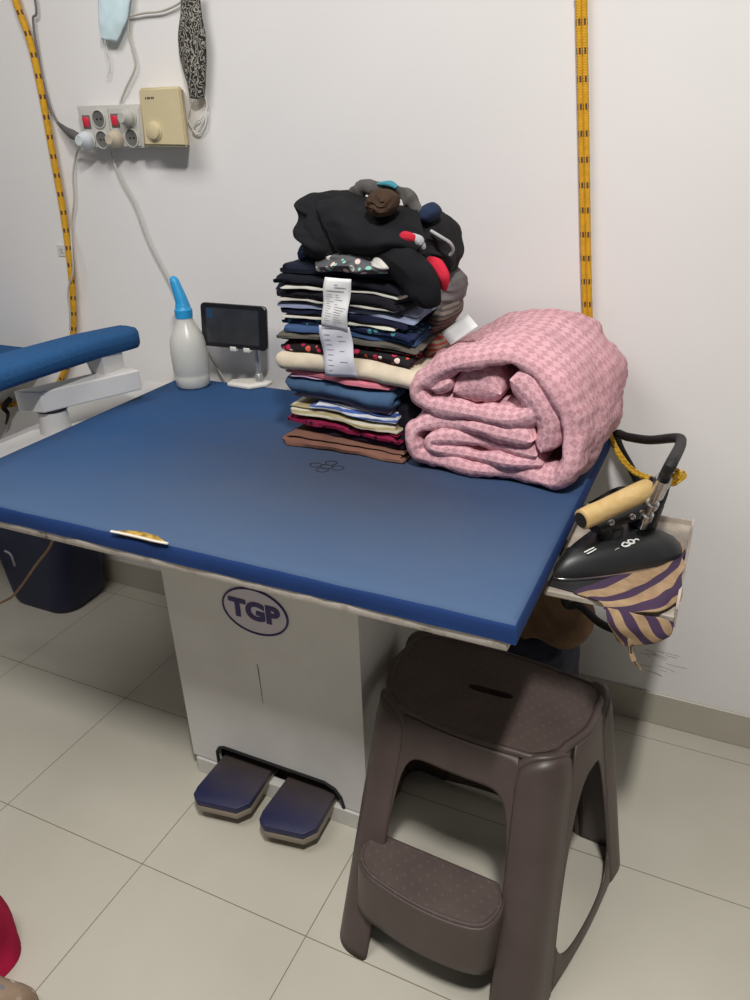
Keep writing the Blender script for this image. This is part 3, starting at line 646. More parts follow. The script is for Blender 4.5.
# crumpled things: star-shaped outline in the upright plane, swollen in depth
def puff(outline, y0, front, back, wr=.006, seed=0, n=150, rings=26, fold=16, smooth=3):
    P, _ = spline([(p[0], 0, p[1]) for p in outline]+[(outline[0][0], 0, outline[0][1])], [0]*(len(outline)+1), 12)
    P = P[:-1]; cx = sum(p.x for p in P)/len(P); cz = sum(p.z for p in P)/len(P); mb = MB(); rows = []
    sv_ = Vector((seed*1.7, seed*.3, seed*.9))
    for side in (1, -1):
        rg = range(rings+1) if side == 1 else range(rings-1, -1, -1)
        for k in rg:
            rho = math.sin(PI/2*k/rings); dep = math.sqrt(max(0, 1-rho**2.8)); row = []
            for p in P:
                x, z = cx+(p.x-cx)*max(rho, .001), cz+(p.z-cz)*max(rho, .001)
                yy = y0 - (front if side == 1 else -back)*dep
                q = Vector((x, yy, z)); wp = q + nz3(q+sv_, fold*.6)*.03
                r1 = 1-2*abs(nz1(wp+sv_, fold)); r2 = 1-2*abs(nz1(Vector((wp.x*.5, wp.y, wp.z*1.6))+sv_, fold*1.9)); r3 = nz1(wp+sv_, fold*4)
                d_ = Vector(((x-cx)*.9, -side*(.25+dep)*.10, (z-cz)*.9))
                if d_.length > 1e-6: d_.normalize()
                q += d_*wr*((r1*.9*abs(r1)+r2*.55*abs(r2))*(1-.75*rho**5)+r3*.22*(1-.6*rho**5)-.35); row.append(q)
            row.append(row[0].copy()); rows.append(row)
    for _ in range(smooth):
        nr, nc = len(rows), len(rows[0])-1; new = [[p.copy() for p in r] for r in rows]
        for i in range(1, nr-1):
            for j in range(nc): new[i][j] = rows[i][j]*.4 + (rows[i-1][j]+rows[i+1][j]+rows[i][(j-1) % nc]+rows[i][(j+1) % nc])*.15
            new[i][nc] = new[i][0].copy()
        rows = new
    return mb.grid(rows)
def PX(L, Y): return [(at(x, y, Y).x, at(x, y, Y).z) for x, y in L]
BLK = cloth('jacket_black', (.0125, .0125, .0145), var=.15)
# inner rumpled garments under the jacket
hp2 = 'rumpled clothes heaped on the stack'
def heap(name, pts, Y, fr, bk, mat, lab, seed, wr=.007, cat='clothes', fold=16):
    o = puff(PX(pts, Y), Y, fr, bk, wr*1.9, seed, fold=fold).build(name, mat, auto=80); return tag(o, lab, cat, hp2)
heap('shirt', [(316, 262), (330, 252), (350, 250), (380, 254), (398, 258), (402, 270), (380, 274), (340, 272), (318, 272)], 1.275, .03, .10, cloth('rumple_grey', (.10, .10, .11), 'floral', (.25, .55, .42), (.60, .58, .52)), 'rumpled grey shirt with mint patches squeezed below the black jacket', 3)
heap('shirt', [(371, 268), (374, 257), (383, 258), (392, 268), (380, 270)], 1.250, .012, .03, cloth('white_crumple', (.56, .54, .50)), 'small white cloth corner peeping out below the black jacket', 5, .003)
heap('jacket', [(276, 289), (284, 277), (300, 264), (314, 254), (340, 258), (385, 266), (408, 276), (410, 292), (385, 293), (350, 286), (315, 281), (296, 286)], 1.325, .048, .16, cloth('midnight', (0, 0, 0)), 'midnight blue jacket with a sloping left end between the folded stack and the black jacket', 7, .006)
heap('trousers', [(398, 390), (412, 384), (424, 398), (430, 420), (425, 445), (412, 456), (401, 452), (398, 420)], 1.33, .045, .14, cloth('black_cotton', (0, 0, 0)), 'black trousers bunched into the gap between the lower stack and the comforter', 8, .005)
heap('shirt', [(300, 252), (306, 240), (316, 236), (324, 246), (316, 258), (305, 266)], 1.32, .03, .05, cloth('navy_teal', (0, 0, 0)), 'small dark shirt with teal specks squeezed at the left below the black jacket', 9, .003)
JK = heap('jacket', [(310, 197), (320, 191), (345, 193), (372, 205), (400, 208), (424, 218), (436, 240), (430, 262), (404, 268), (372, 262), (340, 262), (322, 256), (314, 249), (309, 228)], 1.36, .095, .10, BLK, 'large rumpled black jacket with a red-lined sleeve on top of the clothes pile', 11, .018, fold=9)
slv = MB().sweep([at(352, 246, 1.285), at(375, 250, 1.270), at(396, 258, 1.258), at(411, 272, 1.254), at(423, 290, 1.256), at(430, 306, 1.262)], [.012, .026, .033, .035, .032, .018], 16, 8, flat=.62, up_=Vector((0, -1, 0)))
for p in slv.v: p += nz3(p, 30)*.006 + nz3(p, 14)*.006
slv.build('sleeve', BLK, JK)
sl2 = MB().sweep([at(318, 212, 1.275), at(316, 226, 1.268), at(322, 240, 1.266), at(338, 250, 1.27), at(352, 252, 1.28)], [.014, .022, .026, .022, .012], 14, 8, flat=.6, up_=Vector((0, -1, 0)))
for p in sl2.v: p += nz3(p, 30)*.006
sl2.build('front_flap', BLK, JK)
jp = [[(320, 194, 1.345), (345, 191, 1.345), (370, 199, 1.345), (395, 206, 1.335), (418, 210, 1.335)],
 [(317, 204, 1.285), (344, 207, 1.278), (370, 215, 1.272), (395, 221, 1.272), (422, 227, 1.278)],
 [(324, 222, 1.256), (345, 228, 1.252), (372, 233, 1.248), (398, 234, 1.250), (426, 240, 1.264)],
 [(333, 243, 1.250), (352, 248, 1.244), (375, 245, 1.242), (398, 242, 1.246), (418, 249, 1.262)],
 [(344, 258, 1.262), (358, 258, 1.258), (377, 253, 1.258), (396, 248, 1.262), (408, 254, 1.276)]]
rows = catm([[at(*q) for q in r] for r in jp], 10, 10); nr_ = len(rows); nc_ = len(rows[0])
for i, r in enumerate(rows):
    for j, p in enumerate(r):
        a_ = i/(nr_-1); c_ = j/(nc_-1)
        fold = .010*math.sin(6.0*a_-5.2*c_+1.2*nz1(p, 9))*math.sin(PI*c_)**.5 + .006*(1-2*abs(nz1(Vector((p.x*8, 0, p.z*20)), 1.3)))
        p.y -= fold*min(1, a_*3); p += nz3(p, 45)*.003
MB().grid(rows).build('jacket_front', BLK, JK, solid=.005)
RED = cloth('red_lining', (.56, .025, .05))
rl = MB().sweep([at(428, 260, 1.285), at(437, 266, 1.272), at(443, 277, 1.268), at(444, 290, 1.275)], [.006, .014, .014, .005], 12, 7, flat=.6, up_=Vector((0, -1, 0)))
rl.build('lining', RED, JK, label='red lining of the sleeve')
rl = MB().sweep([at(398, 240, 1.262), at(405, 237, 1.253), at(413, 239, 1.256), at(417, 246, 1.27)], [.005, .010, .008, .003], 12, 7, flat=.7, up_=Vector((0, -1, 0)))
rl.build('lining', RED, JK, label='red lining of the sleeve')
MB().sweep([at(410, 235, 1.262), at(419, 241, 1.257), at(424, 249, 1.262)], [.004, .010, .004], 10, 7, flat=.6, up_=Vector((0, -1, 0))).build('lining_facing', cloth('facing_grey', (.42, .42, .43)), JK, label='grey facing beside the red lining')
TRK = heap('trousers', [(424, 206), (438, 212), (452, 226), (456, 246), (458, 262), (450, 276), (440, 276), (430, 258), (424, 236), (418, 218)], 1.40, .06, .08, cloth('charcoal', (.020, .019, .021)), 'rumpled charcoal track trousers with a grey piping at the right of the heap', 17, .011, fold=12)
MB().sweep([at(431, 231, 1.332), at(441, 237, 1.325), at(450, 243, 1.33), at(453, 250, 1.34), at(450, 255, 1.345)], .0032, 8, 7).build('piping', cloth('facing_grey', (0, 0, 0)), TRK, label='light grey curved piping')
heap('shirt', [(440, 278), (450, 268), (460, 278), (461, 292), (456, 306), (444, 312), (436, 300)], 1.43, .05, .07, cloth('grey_knit', (.17, .16, .16)), 'rumpled mid grey knit shirt at the right side of the stack', 21, .007)
heap('shirt', [(425, 318), (440, 305), (456, 300), (458, 314), (446, 328), (430, 338), (420, 334)], 1.42, .06, .07, cloth('taupe', (.20, .165, .14), 'stripes', (.09, .08, .08)), 'rumpled taupe shirt low on the right side of the stack', 25, .008)
heap('shorts', [(424, 340), (436, 332), (448, 334), (450, 346), (438, 354), (426, 352)], 1.40, .05, .06, cloth('olive_beige', (.27, .22, .15), 'stripes', (.32, .06, .05)), 'rumpled olive beige shorts beside the paper tag', 29, .006)
heap('shirt', [(422, 206), (432, 202), (440, 212), (432, 222), (418, 218)], 1.35, .025, .03, cloth('denim_dark', (.022, .035, .07)), 'small dark denim shirt bunched at the right shoulder of the jacket', 33, .004)
st = MB().sweep([at(349, 208, 1.35), at(351, 196, 1.35), at(363, 188, 1.34), at(380, 187, 1.34), at(398, 190, 1.34), at(410, 200, 1.335), at(420, 212, 1.33)], [.009, .013, .013, .010, .011, .013, .008], 14, 8, flat=.7)
for p in st.v: p += nz3(p, 40)*.006 + nz3(p, 90)*.003
o = st.build('scarf', cloth('grey_scarf', (.10, .095, .09))); tag(o, 'grey scarf-like garment lying across the very top of the heap', 'clothes', hp2)
tl_ = MB().sweep([at(378, 184, 1.335), at(390, 184, 1.332), at(397, 188, 1.33)], [.004, .010, .005], 10, 6, flat=.6); tl_.build('teal_band', cloth('teal', (.06, .25, .32)), o, label='teal band')
sk_ = puff(PX([(368, 200), (375, 190), (388, 189), (397, 196), (397, 208), (390, 216), (378, 217), (369, 210)], 1.265), 1.265, .030, .03, .006, 41, fold=60).build('socks', cloth('brown_sock', (.060, .036, .024)), auto=80)
tag(sk_, 'ball of dark brown rolled socks on top of the black jacket', 'socks')

# paper slips
PAP = plain('receipt_paper', (.78, .78, .78), .7, var=.02)
PAP2 = plain('receipt_lilac', (.70, .70, .77), .7, var=.02)
PRT = plain('receipt_print', (.28, .28, .30), .8)
def slip(corners, bulge, mat, label, lines, group):
    a, b_, c, d = [Vector(p) for p in corners]   # top-left, top-right, bottom-right, bottom-left
    def S(u, v):
        p = (a.lerp(b_, u)).lerp(d.lerp(c, u), v); p.y -= bulge*math.sin(PI*v)+.003*math.sin(v*9+u*2); return p
    o = MB().grid([[S(u/6, v/14) for u in range(7)] for v in range(15)]).build('receipt', mat, solid=.0004); tag(o, label, 'receipt', group)
    pm = MB()
    for (u0, u1, v, h) in lines:
        q = [S(u0, v), S(u1, v), S(u1, v+h), S(u0, v+h)]; nrm = (q[1]-q[0]).cross(q[3]-q[0]).normalized()
        if nrm.y > 0: nrm = -nrm
        pm.add([p+nrm*.0009 for p in q], [(0, 1, 2, 3)])
    pm.build('printed_lines', PRT, o, smooth=False)
rr = random.Random(3)
ln = [(.40, .52, .12, .012), (.40, .82, .17, .014), (.12, .75, .24, .016)]
for k in range(13):
    v = .32+k*.047; e = rr.uniform(.45, .9); ln.append((.12, .12+rr.uniform(.1, .3), v, .008)); ln.append((.45, e, v, .008))
slip([at(325, 277, 1.236), at(352, 279, 1.236), at(347, 332, 1.240), at(322, 326, 1.240)], .003, PAP, 'narrow white printed receipt hanging on the front of the clothes stack', ln, None)
ln = []
for k in range(8):
    v = .16+k*.10; ln.append((.15, .15+rr.uniform(.1, .2), v, .012))
    if k in (0, 1, 3, 5): ln.append((.55, .55+rr.uniform(.1, .25), v+.02, .012))
slip([at(319, 325, 1.246), at(350, 327, 1.246), at(357.5, 378, 1.252), at(326.5, 376, 1.252)], .001, PAP2, 'wider lilac-white receipt hanging below the printed one over the cream trousers', ln, None)
tg = MB().grid([[at(441+27*u/4+10*v/4, 333-19*u/4+12*v/4, 1.33-.008*v) for u in range(5)] for v in range(5)])
o = tg.build('paper_tag', PAP, solid=.0006); tag(o, 'blank white paper tag standing between the clothes pile and the pink comforter', 'tag')

# ------------------------------------------------------------------ spray bottle, tablet
BT = empty('squeeze_bottle', (-1.254, 1.530, .801), 'translucent white squeeze bottle with a blue nozzle on the table corner', 'bottle')
m, nt, b = nodes('milky_plastic'); b.inputs['Base Color'].default_value = (.72, .72, .66, 1); b.inputs['Roughness'].default_value = .3
b.inputs['Subsurface Weight'].default_value = .35; b.inputs['Subsurface Radius'].default_value = (.03, .03, .03); b.inputs['Transmission Weight'].default_value = .15
MB().lathe([(.0, .0), (.038, .0), (.0435, .006), (.0445, .03), (.0435, .034), (.0462, .040), (.0472, .09), (.0462, .112), (.042, .130), (.033, .148), (.0245, .164), (.0205, .176), (.020, .186), (0, .187)], (-1.254, 1.53, .801), 36, cap=False).build('bottle_body', m, BT)
BC = plain('cap_blue', (.025, .33, .66), .4, var=.06)
cp = MB().lathe([(.0215, .178), (.0225, .198), (.0195, .200), (.0185, .208), (.0165, .214)], (-1.254, 1.53, .801), 28).build('cap', BC, BT)
MB().sweep([Vector((-1.254, 1.53, 1.012)), Vector((-1.258, 1.53, 1.030)), Vector((-1.264, 1.53, 1.050)), Vector((-1.270, 1.53, 1.068)), Vector((-1.277, 1.53, 1.074))], [.0170, .0150, .0130, .0115, .007], 14, 6).build('nozzle', BC, cp)
TS = empty('tablet_stand', (-1.115, 1.585, .801), 'small white tablet stand on the table behind the bottle', 'stand')
WP = plain('white_plastic', (.74, .72, .66), .4, var=.03)
ol = [(-1.165, 1.553), (-1.095, 1.548), (-1.062, 1.585), (-1.062, 1.612), (-1.13, 1.615), (-1.172, 1.588)]
MB().prism([Vector((x, y, .8005)) for x, y in ol], (0, 0, .010), .003).build('stand_base', WP, TS)
MB().prism([Vector((-1.118+(x+1.118)*.6, 1.580+(y-1.580)*.55, .8103)) for x, y in ol], (0, 0, .0012), 0).build('base_pad', plain('base_grey', (.62, .60, .54), .6), TS)
MB().lathe([(.011, .808), (.009, .830), (.007, .832)], (-1.092, 1.596, 0), 16).lathe([(.0065, .83), (.0065, .94)], (-1.092, 1.596, 0), 16).build('stand_pole', plain('pole_grey', (.50, .50, .49), .3, .6), TS)
ck_ = MB().box((-1.135, 1.574, .90), (-1.075, 1.582, .975), .003)
for x in (-1.128, -1.088): ck_.box((x-.009, 1.545, .8985), (x+.009, 1.58, .9035), .002).box((x-.009, 1.545, .8985), (x+.009, 1.549, .910), .0015)
ck_.build('cradle', WP, TS)
TB = empty('tablet', (-1.128, 1.562, .904), 'black tablet with a dark screen held by the white stand', 'tablet')
mt = Matrix.Translation((-1.128, 1.562, .958)) @ Matrix.Rotation(.05, 4, 'Z') @ Matrix.Rotation(-.10, 4, 'X') @ Matrix.Rotation(.012, 4, 'Y')
tb = []
for (sx, sz, a0) in ((1, -1, -PI/2), (1, 1, 0), (-1, 1, PI/2), (-1, -1, PI)):
    for i in range(7):
        a = a0+PI/2*i/6; tb.append(Vector((sx*.082+.012*math.cos(a), -.0055, sz*.042+.012*math.sin(a))))
tbm = MB(); rings_ = []
for (ins, y) in ((.0016, -.0055), (.0, -.004), (.0, .004), (.0016, .0055)):
    rings_.append([mt @ Vector((p.x*(1-ins/.09), y, p.z*(1-ins/.05))) for p in tb])
tbm.grid([r+[r[0]] for r in rings_]); tbm.add(rings_[0], [tuple(range(28))]); tbm.add(rings_[-1], [tuple(range(28))])
tbm.build('tablet_body', plain('tablet_black', (.010, .010, .012), .3, var=.1), TB)
m, nt, b = nodes('screen_glass'); tc = N(nt, 'ShaderNodeTexCoord'); n1 = N(nt, 'ShaderNodeTexNoise', Scale=16.0); nt.links.new(tc.outputs['Object'], n1.inputs['Vector'])
rp = ramp(nt, n1.outputs[0], [(.35, (.030, .031, .034)), (.7, (.045, .047, .052))]); nt.links.new(rp.outputs[0], b.inputs['Base Color']); b.inputs['Roughness'].default_value = .12
scr = MB().box((-.078, -.0064, -.043), (.074, -.0052, .043), 0, 1, mt).build('screen', m, TB, smooth=False)
MB().box((-.074, -.0068, .018), (-.058, -.0063, .040), 0, 1, mt).build('screen_patch', plain('screen_blue', (.02, .06, .13), .2), scr, smooth=False, label='faint blue patch on the screen')

# ------------------------------------------------------------------ sockets on the wall
YS = 1.605
SO = empty('socket_block', at(105, 147, YW-.02), 'grey white surface wall socket block with two red switches', 'socket block')
HG = plain('socket_grey', (.55, .54, .50), .45, var=.03)
def quad_prism(name, px, Y0, Y1, mat, parent, bev=.003, label=None):
    o = [at(x, y, Y0) for x, y in px]; return MB().prism(o, (0, Y1-Y0, 0), bev).build(name, mat, parent, auto=40, label=label)
quad_prism('housing', [(76, 106), (139, 104), (145, 148), (85, 149)], YS, YW, HG, SO, .004)
quad_prism('module_plate', [(79, 109.5), (107, 108.5), (111.5, 147), (87, 147.5)], YS-.003, YS+.001, HG, SO, .001)
quad_prism('module_plate', [(108, 108.5), (138, 108), (141, 146), (112.5, 147)], YS-.003, YS+.001, HG, SO, .001)
DK = plain('socket_dark', (.13, .13, .12), .6); RD = plain('switch_red', (.70, .03, .06), .35, var=.05)
def socket(x, y):
    c = at(x, y, YS-.0035); o = MB().lathe([(.0205, 0), (.0215, .001), (.0215, .003), (.0190, .004), (.0186, .001)], c+Vector((0, .0005, 0)), 28, Vector((0, -1, 0)), cap=False).build('socket', HG, SO)
    MB().lathe([(.0186, .0015), (.0175, .0010), (.016, .0006), (.0, .0006)], c+Vector((0, .0005, 0)), 28, Vector((0, -1, 0)), cap=False).build('socket_well', DK, o)
    h = MB()
    for s in (-.006, .006): h.lathe([(.0024, 0), (.0024, .001)], c+Vector((s, -.0002, 0)), 10, Vector((0, -1, 0)))
    h.build('pin_holes', plain('hole_black', (.01, .01, .01), .8), o)
for x, y in ((99, 119), (102.5, 139.6), (129.6, 117.6), (132, 138), (89, 140), (117, 139)): socket(x, y)
for x, y in ((86.6, 122), (115, 120.6)):
    c = at(x, y, YS-.004); s = MB().box(c+Vector((-.012, -.001, -.015)), c+Vector((.012, .004, .015)), .001).build('switch', DK, SO)
    r_ = MB().box((-.009, -.0035, -.011), (.009, .003, .011), .001, 1, Matrix.Translation(c+Vector((0, -.001, 0))) @ Matrix.Rotation(.15, 4, 'X')).build('rocker', RD, s, label='red rocker')
def plug(name, x, y, r_, dep, mat, label, cord, cmat, cr=.0024):
    c = at(x, y, YS-.004); o = MB().lathe([(r_*.98, 0), (r_, .003), (r_*.97, dep*.45), (r_*.90, dep*.5), (r_*.62, dep*.9), (r_*.55, dep), (0, dep)], c, 24, Vector((0, -1, 0))).build(name, mat); tag(o, label, 'plug')
    MB().sweep([c+Vector((0, -dep*.5, -.004))]+cord, [cr*1.7, cr*1.2]+[cr]*(len(cord)-1), 8, 8).build('power_cord', cmat, o)
    return o
CW = plain('cord_white', (.50, .48, .42), .55); CG = plain('cord_grey', (.15, .15, .17), .55)
W_ = lambda L, Y=1.632: [at(x, y, Y) for x, y in L]
plug('plug', 88.5, 140, .0205, .034, plain('plug_bluewhite', (.62, .67, .70), .4), 'bluish white plug in the lower left socket with a cord hanging down the wall', W_([(80, 146)], 1.59)+W_([(76, 156), (73, 175), (74, 200), (71, 228)])+W_([(72, 250), (73, 272), (69, 285), (68, 297), (70, 312), (70, 330)], 1.606), CW)
plug('plug', 117.5, 139, .020, .032, plain('plug_beige', (.55, .48, .36), .45), 'beige plug in the lower middle socket with a cord running to the tablet', W_([(110, 141)], 1.59)+W_([(111, 152), (119, 175), (134, 203), (148, 240), (166, 275), (184, 312), (206, 350), (221, 374), (228, 384)], 1.625), CW)
plug('plug', 129.5, 117.6, .0195, .030, plain('plug_grey', (.50, .49, .46), .45), 'pale grey plug in the upper right socket with a cord rising to the mask', W_([(122, 117)], 1.59)+W_([(120, 105), (126, 88), (135, 68), (134, 55), (129, 35), (128, 16), (126, -12)]), CW)
gp = MB().sweep([at(80, 138.5, 1.592), at(72, 134, 1.598), at(66, 130, 1.612), at(58, 123, 1.626)], [.010, .0115, .008, .0035], 14, 6).build('plug', plain('plug_dark', (.10, .10, .10), .55)); tag(gp, 'dark grey plug entering the socket block from the left on a thin grey cord', 'plug')
MB().sweep(W_([(58, 123), (50, 107), (43, 82), (37, 50), (33, 20), (32, -15)])+[Vector((-1.70, 1.632, 2.2)), Vector((-1.71, 1.632, 2.79))], .0028, 8, 8).build('power_cord', CG, gp)
# dial box
DB = empty('dial_box', at(160, 148, YW-.03), 'cream yellowed wall box with a round dial beside the sockets', 'control box')
CRM = plain('cream_plastic', (.63, .54, .33), .45, var=.06, scale=10)
bx = [at(x, y, 1.575) for x, y in ((138.5, 88), (180, 86), (187, 147), (144, 146))]
bc = [at(x, y, YW) for x, y in ((139.5, 90.5), (183.5, 88), (190, 147), (145, 146))]
md_ = MB(); bm = bmesh.new(); vs = [bm.verts.new(p) for p in bx+bc]
for q in ((0, 1, 2, 3), (7, 6, 5, 4), (0, 4, 5, 1), (1, 5, 6, 2), (2, 6, 7, 3), (3, 7, 4, 0)): bm.faces.new([vs[i] for i in q])
bmesh.ops.recalc_face_normals(bm, faces=bm.faces[:]); bmesh.ops.bevel(bm, geom=bm.edges[:], offset=.005, segments=3, affect='EDGES')
md_.bm(bm).build('box_housing', CRM, DB)
kc = at(155, 131, 1.5755)
kn = MB().lathe([(.0215, 0), (.0215, .003), (.0185, .004), (.0175, .010), (.016, .011), (0, .011)], kc, 28, Vector((0, -1, 0)), cap=False).build('dial', CRM, DB)
MB().box(kc+Vector((-.002, -.0125, -.012)), kc+Vector((.002, -.010, .012)), .001).build('dial_ridge', CRM, kn)
c = at(149.5, 98, 1.5745); pm = MB()
for k, wdt in enumerate((.003, .006, .0035, .005, .004)): pm.box(c+Vector((-.013+k*.0055, -.0004, -.0022+.0004*(k % 2))), c+Vector((-.013+k*.0055+wdt*.8, .0004, .0022)))
pm.build('box_mark', plain('mark_dark', (.10, .09, .07), .6), DB, smooth=False, label='tiny worn dark marking')
MB().lathe([(.002, 0), (.002, .001)], at(160, 138, 1.5748), 8, Vector((0, -1, 0))).build('dial_mark', plain('mark_dark', (0, 0, 0)), DB)

# ------------------------------------------------------------------ face masks, label on the wall
def sheet(rows_px, Y, bul, sub, name, mat, lab, cat, nseed=1, crump=.002):
    rows = catm([[at(x, y, Y) for x, y in r] for r in rows_px], sub, sub)
    nr = len(rows); nc = len(rows[0])
    for i, r in enumerate(rows):
        for j, p in enumerate(r):
            p.y -= bul*math.sin(PI*j/(nc-1))*(.4+.6*math.sin(PI*min(1, .15+.7*i/(nr-1)))); p += nz3(p, 60)*crump*.4 + Vector((0, nz1(p, 45)*crump, 0))
    o = MB().grid(rows).build(name, mat, solid=.0012); return tag(o, lab, cat)
MBLU = plain('mask_blue', (.66, .83, .88), .8, var=.08, scale=25, bmp=.3)
o = sheet([[(98, -14), (108, -14), (120, -14), (132, -14)], [(98.5, 5), (108, 5), (119, 5), (130, 4)], [(99, 22), (107, 23), (118, 24), (127, 20)], [(101, 39), (107, 40), (112, 41), (117, 42)]], 1.625, .012, 5, 'face_mask', MBLU, 'pale blue surgical mask hanging at the top of the wall', 'mask')
MB().sweep(W_([(103, 39), (105, 52), (107, 64), (108, 74), (106, 78)]), .0012, 6, 6).build('ear_loop', plain('loop_white', (.72, .71, .68), .8), o)
MB().sweep(W_([(107, 40), (107, 50), (110, 60), (108, 74)]), .0012, 6, 6).build('ear_loop', plain('loop_white', (0, 0, 0)), o)
MB().sweep(W_([(99.5, -10), (99.5, 10), (100, 30), (101, 40)], 1.622), .0016, 6, 6).build('mask_edge', plain('loop_white', (0, 0, 0)), o)
m, nt, b = nodes('leaf_print'); tc = N(nt, 'ShaderNodeTexCoord'); v = N(nt, 'ShaderNodeTexWave', Scale=38.0, Distortion=16.0, Detail=1.5); v.inputs['Detail Scale'].default_value = 2.2
nt.links.new(tc.outputs['Object'], v.inputs['Vector'])
nt.links.new(mixc(nt, math_(nt, 'GREATER_THAN', v.outputs['Fac'], .66), (.020, .020, .018), (.34, .32, .27)), b.inputs['Base Color']); b.inputs['Roughness'].default_value = .9
o = sheet([[(181, -12), (188, -12), (194, -12), (200, -12)], [(181, 8), (188, 8), (196, 8), (201, 8)], [(178, 40), (186, 40), (197, 40), (206, 40)], [(181, 62), (188, 62), (197, 62), (206, 60)], [(187, 82), (192, 82), (199, 82), (205, 81)], [(190, 98), (195, 99), (199, 99), (204, 97)]], 1.62, .014, 4, 'face_mask', m, 'black and white leaf-print cloth mask folded and hanging on the wall', 'mask')
MB().sweep(W_([(205, 96), (207, 108), (202, 118), (196, 122), (193, 130), (199, 134), (205, 126), (207, 112), (203, 122), (197, 132)]), .0022, 7, 6).build('ear_loop', plain('loop_white', (0, 0, 0)), o)
MB().sweep(W_([(191, 97), (190, 108), (188, 120), (193, 128)]), .0013, 6, 6).build('ear_loop', plain('loop_white', (0, 0, 0)), o)
MB().sweep(W_([(129, 16), (145, 13), (162, 11), (178, 4), (186, -4)]), .0026, 8, 8).build('strap', CW, o)
wl_ = MB().box(at(58.5, 256, YW-.0022), at(65, 245, YW+.0005)).build('wall_sticker', plain('sticker_white', (.66, .64, .62), .6), smooth=False); tag(wl_, 'small pale paper sticker on the wall beside the left yellow hose', 'sticker')
cc = at(61.5, 251, YW-.0024); pm = MB()
for a_, b2 in (((-.006, .004), (.006, .004)), ((-.006, -.001), (.003, -.001)), ((-.004, -.006), (.006, -.006))): pm.box(cc+Vector((a_[0], -.0003, a_[1])), cc+Vector((b2[0], .0003, b2[1]+.002)))
pm.build('sticker_print', plain('mark_grey', (.30, .30, .30), .7), wl_, smooth=False)
# pencil-like scuffs of the wall low at the right
sm = MB(); rr = random.Random(5)
for k in range(13):
    a0 = at(rr.uniform(640, 668), rr.uniform(648, 672), YW-.0003); ln_ = rr.uniform(.015, .05)
    sm.sweep([a0, a0+Vector((ln_*.5, 0, -ln_*.02)), a0+Vector((ln_, 0, -ln_*rr.uniform(.0, .18)))], .0007, 4, 3)
so = sm.build('trim_1', plain('scuff', (.36, .34, .30), .9)); so['kind'] = 'structure'; so['label'] = 'grey scuff marks on the wall paint'

# ------------------------------------------------------------------ brown plastic step stool
STB = empty('step_stool', (-.31, 1.03, 0), 'brown moulded plastic two-step stool in front of the table', 'step stool')
m, nt, b = nodes('brown_plastic'); tc = N(nt, 'ShaderNodeTexCoord'); n1 = N(nt, 'ShaderNodeTexNoise', Scale=14.0, Detail=5.0); nt.links.new(tc.outputs['Object'], n1.inputs['Vector'])
rp = ramp(nt, n1.outputs[0], [(.3, (.068, .048, .043)), (.7, (.085, .062, .055))]); nt.links.new(rp.outputs[0], b.inputs['Base Color']); b.inputs['Roughness'].default_value = .42; BRN = m
m, nt, b = nodes('brown_plastic_dimpled'); tc = N(nt, 'ShaderNodeTexCoord'); n1 = N(nt, 'ShaderNodeTexNoise', Scale=14.0, Detail=5.0); nt.links.new(tc.outputs['Object'], n1.inputs['Vector'])
mp = N(nt, 'ShaderNodeMapping'); mp.inputs['Rotation'].default_value = (0, 0, .6); nt.links.new(tc.outputs['Object'], mp.inputs[0])
sp = N(nt, 'ShaderNodeSeparateXYZ'); nt.links.new(mp.outputs[0], sp.inputs[0])
def cell(o_, k): return math_(nt, 'ABSOLUTE', math_(nt, 'SUBTRACT', math_(nt, 'FRACT', math_(nt, 'MULTIPLY', o_, k)), .5))
dd = math_(nt, 'ADD', math_(nt, 'POWER', cell(sp.outputs[0], 44), 2.0), math_(nt, 'POWER', cell(sp.outputs[1], 60), 2.0))
dot = math_(nt, 'LESS_THAN', dd, .022)
rp = ramp(nt, n1.outputs[0], [(.3, (.068, .048, .043)), (.7, (.088, .064, .057))]); nt.links.new(mixc(nt, math_(nt, 'MULTIPLY', dot, .25), rp.outputs[0], (.16, .13, .115)), b.inputs['Base Color']); b.inputs['Roughness'].default_value = .5; bump(nt, b, dot, .5, .002); BRD = m
SZ = .42
FQ = [Vector((-.492, .790, 0)), Vector((-.128, .768, 0)), Vector((-.030, 1.205, 0)), Vector((-.535, 1.255, 0))]
TQ = [Vector((-.492, 1.005, 0)), Vector((-.152, .972, 0)), Vector((-.092, 1.215, 0)), Vector((-.515, 1.245, 0))]
RC = .062
def quad_at(z): t = z/SZ; return [a.lerp(b_, t) for a, b_ in zip(FQ, TQ)]
def corner(z, k, a, out=0):
    'point of the rounded corner k, a from 0 to 1'
    Q = quad_at(z); c = Q[k]; p = (Q[k-1]-c).normalized()*RC+c; q = (Q[(k+1) % 4]-c).normalized()*RC+c
    r_ = p*(1-a)**2+c*2*a*(1-a)+q*a*a
    if out: cen = sum(Q, Vector())/4; r_ = r_+(c-cen).normalized()*out
    return Vector((r_.x, r_.y, z))
def edge(z, k, e):
    Q = quad_at(z); a, b_ = Q[k], Q[(k+1) % 4]; d = (b_-a).normalized(); a2 = a+d*RC; b2 = b_-d*RC
    p = a2.lerp(b2, e); bow = Vector((d.y, -d.x, 0))*(.012*math.sin(PI*e)) if k != 0 else Vector((d.y, -d.x, 0))*(.008*math.sin(PI*e)); p = p+bow
    return Vector((p.x, p.y, z))
